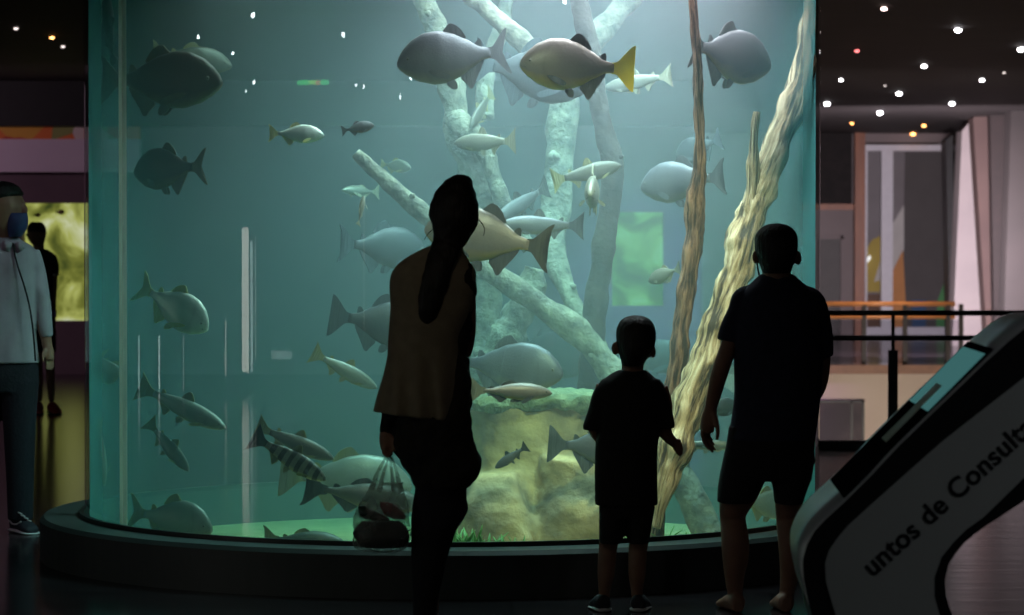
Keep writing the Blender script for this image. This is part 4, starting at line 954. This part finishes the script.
slab(bm, db, [(618, 646, 370, 12), (609, 652, 375, 16), (599, 661, 384, 21), (596, 664, 396, 24), (597, 661, 425, 25), (595, 657.5, 450, 25), (594.5, 657.5, 480, 26), (595, 658, 505, 27)], 28)
slab(bm, db, [(602, 618, 379, 12), (593, 615, 392, 13), (588, 612, 410, 14), (583, 606, 425, 14), (583.5, 603, 430, 14)], 20)
slab(bm, db, [(645, 660, 379, 12), (648, 668, 392, 13), (652, 672, 410, 14), (655, 675, 424, 14), (657, 674, 428, 14)], 20)
fuse(bm, 'shirt', M_blackcloth, boy, .0075, 2)
bm = bmesh.new()
slab(bm, db, [(599, 655, 495, 22), (599, 655, 508, 23), (601, 653, 518, 21)], 24)
slab(bm, db, [(599, 628, 505, 20), (599, 625.5, 525, 19), (599, 622, 543, 18)], 20)
slab(bm, db, [(625, 655, 505, 20), (626.5, 652, 525, 19), (627.5, 649, 543, 18)], 20)
fuse(bm, 'shorts', M_blackcloth, boy, .0075, 2)
for h, t, in ((604, 596), (638, 643)):
    bm = bmesh.new(); shoe(bm, db, h, t, .042, .078, -.05, .14); s_ = fuse(bm, 'shoe', M_shoeblk, boy, .006, 2)
    bm = bmesh.new(); shoe(bm, db, h, t, .046, .022, -.055, .147); o = finish(bm, 'sole', M_sole, s_); o.matrix_parent_inverse = s_.matrix_parent_inverse if False else o.matrix_parent_inverse
# --- woman at the left of the group
dw_ = floor_depth(650.0)
woman = person('woman with long dark ponytail and loose taupe top holding a carrier bag', (425, 650), dw_)
bm = bmesh.new()
slab(bm, dw_, [(446, 466, 186, 10, .02), (436, 474, 196, 22, .02), (433, 476, 210, 27, .02), (434, 474, 224, 25, .025), (438, 468, 236, 19, .02), (440, 463, 246, 15, .0), (436, 464, 258, 14, -.01)], power=2.0)
slab(bm, dw_, [(452, 476, 216, 16, .09), (454, 475, 228, 14, .10), (458, 470, 238, 9, .10)], power=2.0)
limb(bm, dw_, [(469, 212, 3, .13), (471, 220, 3.4, .155), (470, 224, 2.6, .14)], 10)
ear(bm, dw_, 437, 220, 4, 8); ear(bm, dw_, 473.5, 221, 3.6, 8)
slab(bm, dw_, [(428, 464, 252, 14), (408, 468, 266, 20), (402, 468, 290, 24), (402, 466, 330, 25), (402, 464, 370, 25), (402, 466, 410, 26), (408, 464, 445, 24), (418, 458, 478, 18)])
limb(bm, dw_, [(405, 272, 10), (401, 300, 10), (398, 340, 10), (395, 380, 9), (390, 412, 8.4), (388, 434, 7.2)])
slab(bm, dw_, [(380, 396, 430, 7), (379, 397, 440, 9), (381, 397, 450, 9)], power=2.4)
finger_set(bm, dw_, [[(385 + 0.3 * k, 446, 2.4, -.034 + .021 * k), (384 + .5 * k, 452.5, 2.3, -.036 + .021 * k), (388 + .4 * k, 456, 2.1, -.034 + .021 * k), (392, 452.5, 1.8, -.032 + .021 * k)] for k in range(4)] + [[(393, 438, 3.0, -.03), (396, 445, 2.6, -.04), (394.5, 451, 2.2, -.042)]])
limb(bm, dw_, [(464, 272, 10), (466, 300, 10), (467, 330, 9, .04), (464, 352, 8, .12), (458, 350, 7, .2), (452, 342, 6.5, .27), (449, 338, 6, .3)])
finger_set(bm, dw_, [[(449, 336, 2.4, .29 + .018 * k), (446, 330, 2.2, .295 + .018 * k), (444, 325, 1.9, .295 + .018 * k)] for k in range(4)] + [[(452, 336, 2.8, .28), (452, 329, 2.3, .27), (450, 324, 2.0, .27)]])
limb(bm, dw_, [(430, 480, 15), (430, 520, 14), (428, 550, 12), (427, 580, 14), (424, 610, 11), (422, 636, 8)], 20)
limb(bm, dw_, [(446, 480, 14, .04), (447, 520, 12, .05), (436, 550, 9, .04), (430, 580, 8, .03), (429, 610, 10, .06), (428, 636, 8, .05)], 20)
fuse(bm, 'body', M_skin, woman, .0062, 3)
bm = bmesh.new()   # gathered hair with a bun
slab(bm, dw_, [(458, 463, 174.6, 3, -.01), (453.5, 467.5, 176, 9, -.01), (446, 472, 180.5, 16), (436.5, 474.5, 190, 24), (431.5, 477, 200, 29), (429, 479, 211, 30, -.002), (430, 478.5, 220, 28, -.01), (432.5, 475, 229, 23, -.025), (433, 469, 238, 18, -.035), (432, 464.5, 247, 14, -.05)], 26, power=2.0)
ball(bm, P(460, 186, dw_ - .03), 10.5 * dw_ / FPX, 14, 10); ball(bm, P(438, 212, dw_ - .01), 7 * dw_ / FPX, 14, 10, (1, 1, 1.2))
slab(bm, dw_, [(433, 463, 240, 12, -.055), (428, 459, 254, 12, -.085), (424, 452, 270, 10, -.115), (419.5, 447, 290, 9, -.125), (418, 441, 308, 7.5, -.125), (420, 436, 320, 5, -.122), (424, 432, 328, 2, -.12)], 20, power=2.0)
hair = fuse(bm, 'hair', M_hair, woman, .007, 2)
for v in hair.data.vertices: v.co += noise.noise_vector(v.co * 30) * .005
for pts in ([(476, 218, .5, .04), (481, 222, .5, .04), (484.5, 229, .5, .04), (483.5, 236, .4, .04)], [(472, 226, .6, .04), (470, 236, .5, .04), (465, 245, .4, .03)], [(434, 228, .4, .02), (428, 234, .4, .02), (424, 240, .3, .02)]):
    bm = bmesh.new(); limb(bm, dw_, pts, 6); finish(bm, 'loose_strand', M_hair, hair)
bm = bmesh.new()
slab(bm, dw_, [(434, 464, 244, 14, -.01), (420, 463, 250, 18, -.01), (404, 468, 259, 23), (393, 474.5, 270, 28), (389.5, 475.5, 284, 31), (390.5, 473, 310, 33), (390, 464, 335, 34), (388, 462, 352, 35), (383, 462, 375, 37), (377, 462, 395, 40), (373, 462, 411, 42)], 36)
top_ = fuse(bm, 'top', M_taupe, woman, .009, 3)
for v in top_.data.vertices:                    # hem rises to the left, cloth hangs in folds
    f = max(0.0, (1.25 - v.co.z)) / .5
    v.co += Vector((0, 1, 0)) * (.022 * f * math.sin(v.co.x * 70 + 1.2 * math.sin(v.co.z * 5)))
    if v.co.z < 1.02: v.co.z -= .05 * max(0, (v.co.x + .55) / .3) * ((1.02 - v.co.z) / .1 if v.co.z > .92 else 1)
bm = bmesh.new()   # dark under layer and sleeve on the right
slab(bm, dw_, [(455, 470, 262, 22, .03), (450, 475, 272, 27, .03), (448, 476.5, 286, 28, .03), (447, 475, 305, 27, .03), (446, 473.5, 320, 26, .03), (445, 470, 338, 27, .03), (446, 466.5, 352, 27, .03), (444, 469, 362, 28, .03), (440, 470.5, 378, 30, .03), (430, 471.2, 400, 32, .02), (402, 471, 413, 36), (398, 471.5, 424, 38), (394, 472.5, 434, 36), (393, 474.5, 443, 35), (395, 479, 453, 34), (401, 481.5, 462, 33), (406, 480.5, 471, 31), (413, 475, 481, 28), (416, 467, 488, 24)], 36)
limb(bm, dw_, [(399, 400, 11.5), (393, 414, 11.5), (390.5, 424, 10.5), (390, 434, 9.5)])
cdg = fuse(bm, 'cardigan', M_cardigan, woman, .009, 2)
for v in cdg.data.vertices: v.co += Vector((noise.noise(v.co * 22) * .010, noise.noise(v.co * 18 + Vector((4, 0, 0))) * .012, 0))
bm = bmesh.new()
slab(bm, dw_, [(404, 470, 455, 30), (413, 470, 475, 30), (415, 467, 488, 28, .02), (413, 467, 500, 26, .03), (412, 468.5, 508, 25, .03), (411, 464, 519, 24, .03), (411, 457, 530, 22, .02), (411, 451.5, 545, 20, .02), (411, 447, 560, 19, .01), (412, 443, 578, 18, .01), (412.5, 439, 595, 17, .01), (413, 437, 612, 15, .01), (412, 436, 632, 13, .01)], 28)
fuse(bm, 'trousers', M_denim, woman, .008, 2)
for h, t in ((421, 414), (430, 432)):
    bm = bmesh.new(); shoe(bm, dw_, h, t, .042, .09, -.06, .17); fuse(bm, 'shoe', M_shoeblk, woman, .006, 2)
# --- carrier bag in her left hand
bg = thing('carrier_bag', 'translucent plastic carrier bag with dark contents hanging from the hand of the woman', 'bag', P(384, 545, dw_))
M_film = clear_glass('bag_film', (.80, .82, .80), True, .25, 1.3)
def film_mat():
    m, nt, out = nt_new('plastic_film')
    t = N(nt, 'ShaderNodeBsdfTransparent'); t.inputs[0].default_value = (.9, .92, .9, 1)
    d = N(nt, 'ShaderNodeBsdfPrincipled'); d.inputs['Base Color'].default_value = (.55, .57, .53, 1); d.inputs['Roughness'].default_value = .3
    tr = N(nt, 'ShaderNodeBsdfTranslucent'); tr.inputs[0].default_value = (.5, .52, .48, 1)
    a = N(nt, 'ShaderNodeMixShader'); a.inputs[0].default_value = .5; b = N(nt, 'ShaderNodeMixShader')
    tc = N(nt, 'ShaderNodeTexCoord'); nz = N(nt, 'ShaderNodeTexNoise'); nz.inputs['Scale'].default_value = 14; nt.links.new(tc.outputs['Object'], nz.inputs['Vector'])
    r = ramp(nt, [(.3, (.22,) * 3), (.7, (.5,) * 3)], nz.outputs[0]); nt.links.new(r.outputs[0], b.inputs[0])
    nt.links.new(d.outputs[0], a.inputs[1]); nt.links.new(tr.outputs[0], a.inputs[2])
    nt.links.new(t.outputs[0], b.inputs[1]); nt.links.new(a.outputs[0], b.inputs[2]); nt.links.new(b.outputs[0], out.inputs[0])
    return m
M_film = film_mat()
bm = bmesh.new(); slab(bm, dw_, [(372, 402, 483, 8), (364, 406, 496, 16), (356, 409, 512, 22), (352.5, 411, 528, 25), (353, 410.5, 541, 24), (358, 406, 549, 18), (372, 394, 552, 6)], 40, 5, power=2.2, rough=.10, seed=2, freq=16)
finish(bm, 'film', M_film, bg)
for a, b in (([(387, 455.5, 1.3, -.02), (379, 470, 1.8, -.03), (371, 490, 3.2, -.04)], 0), ([(389, 456, 1.2, .0), (384, 472, 1.6, -.03), (379, 492, 3.0, -.05)], 0), ([(391, 456, 1.3, .0), (396, 470, 1.7, .0), (401, 492, 3.2, .01)], 0), ([(390, 456, 1.2, .02), (392, 474, 1.6, .03), (394, 492, 2.8, .05)], 0)):
    bm = bmesh.new(); limb(bm, dw_, a, 10, 4, .35); finish(bm, 'handle', M_film, bg)
M_dkgreen = mat('dark_green_wrap', (0.02, 0.07, 0.045), (0.012, 0.04, 0.03), rough=.3)
M_red = mat('red_wrap', (0.42, 0.04, 0.05), (0.3, 0.03, 0.04), rough=.35)
M_darkpack = mat('dark_pack', (0.02, 0.022, 0.022), (0.014, 0.016, 0.016), rough=.5)
def pack(pts, m, label, cat, nm):
    bm = bmesh.new(); slab(bm, dw_, pts, 24, 4, power=2.6, rough=.12, seed=5, freq=12); tag(finish(bm, nm, m), label, cat)
pack([(362, 400, 521, 6), (356, 406, 528, 17), (355, 408, 538, 20), (362, 403, 547, 13)], M_darkpack, 'dark lumpy package at the bottom of the carrier bag', 'package', 'package')
pack([(358, 366, 506, 3, -.05), (358, 378, 512, 7, -.05), (362, 388, 518, 7, -.05), (376, 390, 521, 3, -.05)], M_dkgreen, 'dark green wrapped item on the left inside the carrier bag', 'package', 'package')
pack([(380, 390, 502, 3, .02), (380, 400, 508, 8, .02), (385, 405, 515, 8, .02), (394, 405, 519, 3, .02)], M_red, 'red wrapped item on the right inside the carrier bag', 'package', 'package')

# --- man at the left edge
dl = floor_depth(533)
lm = person('man in a grey button shirt and blue face mask at the left edge', (8, 533), dl)
bm = bmesh.new()
slab(bm, dl, [(-2, 8, 185, 4), (-16, 18, 191, 18), (-20, 25, 203, 24), (-19, 25, 214, 23), (-15, 23, 226, 20), (-8, 19, 236, 14), (-12, 16, 246, 13)], power=2.0)
limb(bm, dl, [(20, 203, 3.2, -.03), (25, 210, 3.2, -.05), (23, 214, 2.6, -.04)], 10)
ear(bm, dl, -8, 212, 4, 6, -.11)
slab(bm, dl, [(-20, 20, 246, 12), (-34, 34, 262, 18), (-34, 34, 300, 20), (-32, 32, 350, 20), (-32, 34, 385, 20)])
limb(bm, dl, [(32, 262, 8.5), (38, 290, 8), (42, 320, 7), (46, 338, 5.6), (47, 346, 5.2)])
slab(bm, dl, [(43, 52, 344, 5), (43, 54, 352, 6), (44, 54, 360, 6)], power=2.4)
finger_set(bm, dl, [[(46 + k * 2.1, 358, 1.5, -.02 + .012 * k), (46.5 + k * 2.2, 365, 1.4, -.02 + .012 * k), (46 + k * 2.0, 371 - abs(k - 1.5), 1.2, -.02 + .012 * k)] for k in range(4)] + [[(45, 349, 2, -.03), (43, 356, 1.7, -.045), (43.6, 362, 1.4, -.05)]])
limb(bm, dl, [(-35, 265, 8.5), (-40, 300, 8), (-42, 340, 6), (-43, 352, 5)])
slab(bm, dl, [(-48, -39, 350, 5), (-48, -38, 358, 6), (-46, -39, 366, 5)], power=2.4)
finger_set(bm, dl, [[(-46 + k * 2, 364, 1.5, .012 * k), (-46 + k * 2, 372, 1.3, .012 * k)] for k in range(4)] + [[(-39, 355, 2, -.03), (-37, 362, 1.6, -.04), (-37, 367, 1.3, -.04)]])
for cx in (-16, 18):
    limb(bm, dl, [(cx, 385, 14), (cx, 430, 11.5), (cx, 460, 9), (cx, 500, 7), (cx, 520, 5)])
fuse(bm, 'body', M_skin, lm, .0065, 3)
bm = bmesh.new()
slab(bm, dl, [(0, 4, 181, 2), (-8, 11, 182.3, 10), (-16, 18, 186, 19), (-20, 22, 191, 23, .003), (-21, 23, 195, 25, .006), (-22, 10, 204, 25, .012), (-20, 2, 216, 22, .03), (-16, 0, 228, 16, .04)], power=2.0)
fuse(bm, 'hair', M_hair, lm, .008, 2)
bm = bmesh.new(); slab(bm, dl, [(8, 27, 213, 10, -.06), (7, 28, 220, 12, -.065), (7, 26.5, 229, 11, -.06), (9, 21, 237, 8, -.05)], 20, power=2.2); finish(bm, 'face_mask', M_bluemask, lm)
bm = bmesh.new()
slab(bm, dl, [(-14, 17, 236, 13), (-20, 23, 241, 17), (-33, 33, 247, 20), (-38, 38, 258, 23), (-37, 38, 285, 25), (-36, 36, 325, 25), (-36, 38, 350, 26), (-37, 40, 363, 26)], 30)
limb(bm, dl, [(30, 252, 10), (35, 268, 10), (40, 292, 9.5), (43.5, 315, 8.5), (46.8, 337, 6.6)])
limb(bm, dl, [(-30, 252, 10), (-35, 268, 10), (-40, 300, 9.5), (-42, 340, 7)])
sh = fuse(bm, 'shirt', M_shirtgrey, lm, .0085, 3)
for v in sh.data.vertices: v.co += Vector((0, noise.noise(v.co * 9) * .012, 0))
bm = bmesh.new(); limb(bm, dl, [(13, 243, .9, -.102), (16, 260, .9, -.134), (23, 282, .9, -.146), (29, 304, .9, -.150), (33, 330, .9, -.150), (35.5, 361, .9, -.140)], 8); finish(bm, 'placket', M_blackcloth, sh)
bm = bmesh.new(); prism(bm, [P(x, y, dl - .115) for x, y in ((4, 240), (12, 243), (9, 252), (2, 250))], (0, .03, 0)); prism(bm, [P(x, y, dl - .115) for x, y in ((15, 243), (21, 240), (24, 249), (18, 253))], (0, .03, 0)); finish(bm, 'collar', M_shirtgrey, sh)
bm = bmesh.new()
slab(bm, dl, [(-35, 38, 355, 23), (-34, 39, 375, 24), (-32, 38, 392, 22)], 28)
slab(bm, dl, [(-34, 4, 380, 21), (-32, 0, 420, 19), (-30, -4, 470, 15), (-29, -6, 524, 12)], 22)
slab(bm, dl, [(0, 39, 380, 21), (3, 36, 420, 19), (6, 34, 470, 16), (8, 33, 520, 13)], 22)
fuse(bm, 'trousers', M_denim, lm, .009, 2)
for h, t, a, b in ((14, 34, .06, -.10), (-18, -30, .05, -.14)):
    bm = bmesh.new(); shoe(bm, dl, h, t, .052, .115, a, b); s_ = fuse(bm, 'shoe', M_shoeblk, lm, .006, 2)
    bm = bmesh.new(); shoe(bm, dl, h - (1 if t > h else -1), t + (1 if t > h else -1), .058, .030, a + .005, b - .006); finish(bm, 'sole', M_sole, s_)
    if t > 0:
        bm = bmesh.new()
        for k in range(4): limb(bm, dl, [(18 + k * 3.0, 512.5 + k * 2.6, .75, -.075 - .006 * k), (22 + k * 3.0, 514 + k * 2.4, .75, -.085 - .006 * k)], 6)
        finish(bm, 'laces', M_sole, s_)
        bm = bmesh.new(); limb(bm, dl, [(9, 519, .9, -.022), (12, 523.5, .9, -.034), (17, 524, .9, -.052), (21, 521.5, .9, -.07)], 8); finish(bm, 'side_stripe', M_sole, s_)

# --- boy further back at the left
dk = floor_depth(414)
kd = person('boy in black t-shirt and red shoes further back, partly behind the man at left', (48, 414), dk)
bm = bmesh.new()
slab(bm, dk, [(31, 41, 223, 5), (28, 44.5, 227, 9), (27, 46, 234, 10), (28.5, 45, 240, 9), (33, 44, 246, 6), (32, 45, 252, 6)], power=2.0)
limb(bm, dk, [(29, 233, 1.8, -.06), (26.5, 236, 1.7, -.07)], 8); ear(bm, dk, 43, 236.5, 1.6, 3.2, -.06)
slab(bm, dk, [(30, 50, 252, 6), (27, 54, 262, 8), (28, 52, 290, 9), (29, 53, 320, 9)])
limb(bm, dk, [(53, 262, 4.6), (53.5, 280, 4), (53, 300, 3.4), (53, 318, 2.8)])
limb(bm, dk, [(53, 318, 3), (53, 323, 3.2)]); finger_set(bm, dk, [[(51.2 + k * 1.3, 322, .9), (51.4 + k * 1.2, 327, .85), (51.5 + k * 1.1, 330 - abs(k - 1.5), .7)] for k in range(4)] + [[(51, 320, 1.1), (49.6, 324, .9), (49.8, 327, .7)]])
limb(bm, dk, [(28, 262, 4.6), (25, 285, 4), (24, 310, 3), (24, 320, 2.6)]); finger_set(bm, dk, [[(22.6 + k * 1.1, 319, .9), (22.6 + k * 1.1, 326, .7)] for k in range(4)] + [[(26, 319, 1.0), (27, 324, .8)]])
limb(bm, dk, [(35, 320, 7), (36, 345, 6), (38, 365, 4.8), (39, 385, 4.2), (39, 402, 2.8)]); limb(bm, dk, [(47, 320, 7), (48.5, 345, 6), (50, 365, 4.8), (51, 385, 4.2), (51.5, 402, 2.8)])
fuse(bm, 'body', M_skin, kd, .008, 3)
bm = bmesh.new(); slab(bm, dk, [(31, 41.5, 222, 5), (27.5, 45, 226, 10, .004), (27, 46.5, 232, 11, .01), (32, 45.5, 238, 8, .03)], power=2.0); fuse(bm, 'hair', M_hair, kd, .009, 2)
bm = bmesh.new(); slab(bm, dk, [(33, 46, 249, 6), (27, 54, 254, 9), (25, 56, 262, 10), (27, 54, 290, 11), (27, 54, 318, 11)], 24); limb(bm, dk, [(51, 257, 5.5), (54, 266, 5.2), (54, 274, 4.8)]); limb(bm, dk, [(29, 257, 5.5), (26, 266, 5.2), (25, 276, 4.8)]); ks = fuse(bm, 'shirt', M_blackcloth, kd, .010, 2)
bm = bmesh.new(); limb(bm, dk, [(54, 273.5, 5.0), (54, 275.5, 5.0)], 16); finish(bm, 'sleeve_trim', M_sole, ks)
bm = bmesh.new(); slab(bm, dk, [(27, 54, 312, 11), (28, 55, 325, 11), (29, 55, 340, 10)], 20); slab(bm, dk, [(28, 42, 330, 9), (30, 43.5, 352, 8)], 16); slab(bm, dk, [(41, 56, 330, 9), (42.5, 56, 352, 8)], 16); fuse(bm, 'shorts', M_blackcloth, kd, .010, 2)
bm = bmesh.new(); limb(bm, dk, [(53, 310, 3.7), (53, 317, 3.5)], 14); finish(bm, 'wristband', mat('purple_band', (0.30, 0.14, 0.55), (0.25, 0.1, 0.45), rough=.6), kd)
for h, t in ((39, 38), (51, 58)):
    bm = bmesh.new(); shoe(bm, dk, h, t, .055, .12, .08, -.14); s_ = fuse(bm, 'shoe', M_redshoe, kd, .008, 2)
    bm = bmesh.new(); shoe(bm, dk, h, t, .060, .035, .085, -.147); finish(bm, 'sole', M_denim, s_)

# ------------------------------------------------------------------ information kiosk
dq = 9.0
kz = thing('information_kiosk', 'slanted white information kiosk with black edges and a screen at the right', 'kiosk', P(960, 700, dq))
kz.location.z = 0
YAW = math.radians(-2.8); KX = 900
uax = Vector((math.cos(YAW), math.sin(YAW), 0)); wax = Vector((-math.sin(YAW), math.cos(YAW), 0))
K0 = P(KX, 500, dq)
def K(px, py, w=0.0):
    """point of the kiosk's front side plane seen at (px, py), then w metres deeper along its width"""
    o = Vector((0, 0, CAMH)); v = P(px, py, dq) - o
    t = (K0 - o).dot(wax) / v.dot(wax)
    return o + v * t + wax * w
KZ0 = K(900, 700).z
outer = [(1190, 318), (1060, 319), (1040, 321), (1024, 329), (1008, 342), (985, 363), (901, 444), (872, 475), (846, 501), (826, 519), (815, 531), (807, 545), (803, 560), (804, 580), (810, 606), (822, 650), (840, 690)]
lower = [(1190, 385), (1090, 455), (1024, 501), (983, 528), (964, 543), (955, 554), (948, 565), (945, 580), (946, 596), (952, 615), (966, 644), (990, 670)]
basez = 0.02
def floor_pt(px, w=0.0):
    p = K(px, 600, w); p.z = 0.0; return p
poly = [K(*p) for p in outer] + [floor_pt(858), floor_pt(1120)] + [K(1100, 712), K(1040, 690)] + [K(*p) for p in lower[::-1]]
# keep the feet above the floor
poly = [Vector((p.x, p.y, max(p.z, 0.0))) for p in poly]
W = .83
M_kblack = mat('kiosk_black', (0.010, 0.011, 0.012), (0.008, 0.008, 0.009), rough=.4)
M_kwhite = mat('kiosk_white', (0.46, 0.48, 0.47), (0.42, 0.44, 0.43), scale=2, rough=.45)
M_silver = mat('kiosk_silver', (0.72, 0.72, 0.75), (0.66, 0.66, 0.69), scale=2, rough=.34, metal=.35)
bm = bmesh.new(); prism(bm, poly, wax * W); body_k = finish(bm, 'body', M_kblack, kz, False)
# white side panel, set just proud of the black edge
inn = [(1190, 352), (1080, 352), (1056, 356), (1040, 365), (943.4, 440), (905, 474), (869.4, 505.5), (848, 525), (838, 537), (829, 550), (825, 563), (826, 582), (833, 606), (846, 650), (862, 690)]
inl = [(1190, 362), (1090, 430), (1024, 477), (983, 517), (965, 530), (953, 542), (941, 557), (934, 577), (934, 596), (940, 617), (954, 648), (978, 676)]
pp = [K(*p, -.012) for p in inn] + [K(880, 716, -.012), K(1080, 716, -.012)] + [K(*p, -.012) for p in inl[::-1]]
pp = [Vector((p.x, p.y, max(p.z, .03))) for p in pp]
bm = bmesh.new(); prism(bm, pp, wax * .014); finish(bm, 'side_panel', M_kwhite, kz, False)
# silver face running over the slanted edge and round the lower corner
face = [(1190, 318), (1060, 319), (1040, 321), (1024, 329), (1008, 342), (985, 363), (901, 444), (872, 475), (846, 501), (826, 519), (815, 531), (807, 545), (803, 560), (804, 580), (810, 606)]
q = catmull([tuple(p) for p in face], 5)
def offset_pts(pts, off):
    out = []
    for i, p in enumerate(pts):
        a, b = pts[max(i - 1, 0)], pts[min(i + 1, len(pts) - 1)]
        t = Vector((b[0] - a[0], b[1] - a[1])).normalized(); n = Vector((t.y, -t.x))
        out.append((p[0] + n.x * off, p[1] + n.y * off))
    return out
def strip(name, pts, w0, w1, lift, m, parent, thick=3.0):
    """plate lying on the slanted face between widths w0 and w1"""
    up_ = offset_pts(pts, -lift); dn = offset_pts(pts, -lift + thick)
    bm = bmesh.new(); n = len(pts)
    rows = [[bm.verts.new(K(*p, w0)) for p in up_], [bm.verts.new(K(*p, w1)) for p in up_], [bm.verts.new(K(*p, w1)) for p in dn], [bm.verts.new(K(*p, w0)) for p in dn]]
    for j in range(4):
        a, b = rows[j], rows[(j + 1) % 4]
        for i in range(n - 1): bm.faces.new((a[i], a[i + 1], b[i + 1], b[i]))
    bm.faces.new([r[0] for r in rows]); bm.faces.new([r[-1] for r in rows][::-1])
    return finish(bm, name, m, parent, False)
def face_span(y0, y1):
    pts = [p for p in q if y0 <= p[1] <= y1]; return pts
fp = strip('face_plate', q, .004, W - .0, .8, M_silver, kz, 2.0)
fp.data.polygons.foreach_set('use_smooth', [True] * len(fp.data.polygons))
M_screen_on = glow('screen_teal', (0.040, 0.125, 0.125), 1.0)
M_screen_dk = mat('screen_dark', (0.012, 0.012, 0.014), (0.010, 0.010, 0.012), rough=.6, spec=.0)
ln = lambda x0, x1: [(x0 + (x1 - x0) * k / 12, 354 + (992.5 - (x0 + (x1 - x0) * k / 12)) * (500 - 354) / (992.5 - 847)) for k in range(13)]
strip('screen_bezel', ln(996, 846), .06, W - .06, 2.4, M_screen_dk, kz, 2.0)
scr = strip('screen', ln(990, 932), .085, W - .085, 2.7, M_screen_on, kz, 1.0)
strip('grey_strip', ln(954, 896), .32, .50, 3.1, mat('strip_taupe', (0.52, 0.48, 0.40), (0.45, 0.41, 0.34), rough=.6), kz, .8)
# lettering on the side panel
def text_mesh(body, size, bold):
    cu = bpy.data.curves.new('lettering', 'FONT'); cu.body = body; cu.size = size; cu.extrude = .0; cu.offset = bold; cu.space_character = 1.05
    o = bpy.data.objects.new('lettering_raw', cu); COL.objects.link(o)
    dg = bpy.context.evaluated_depsgraph_get(); dg.update()
    me = bpy.data.meshes.new_from_object(o.evaluated_get(dg)); bpy.data.objects.remove(o); bpy.data.curves.remove(cu)
    return me
me = text_mesh('untos de Consulta', 1.0, .024)
p0, p1 = K(872, 577, -.0145), K(1036, 429, -.0145)
ex = (p1 - p0); L = ex.length; ex.normalize(); nz_ = -wax; ey = nz_.cross(ex).normalized()
wmax = max(v.co.x for v in me.vertices); sc_ = L / wmax
for v in me.vertices:
    c = v.co.copy(); v.co = p0 + ex * (c.x * sc_) + ey * (c.y * sc_) - wax * .0
me.name = 'lettering'
link(me, 'lettering', M_kblack, kz, False)
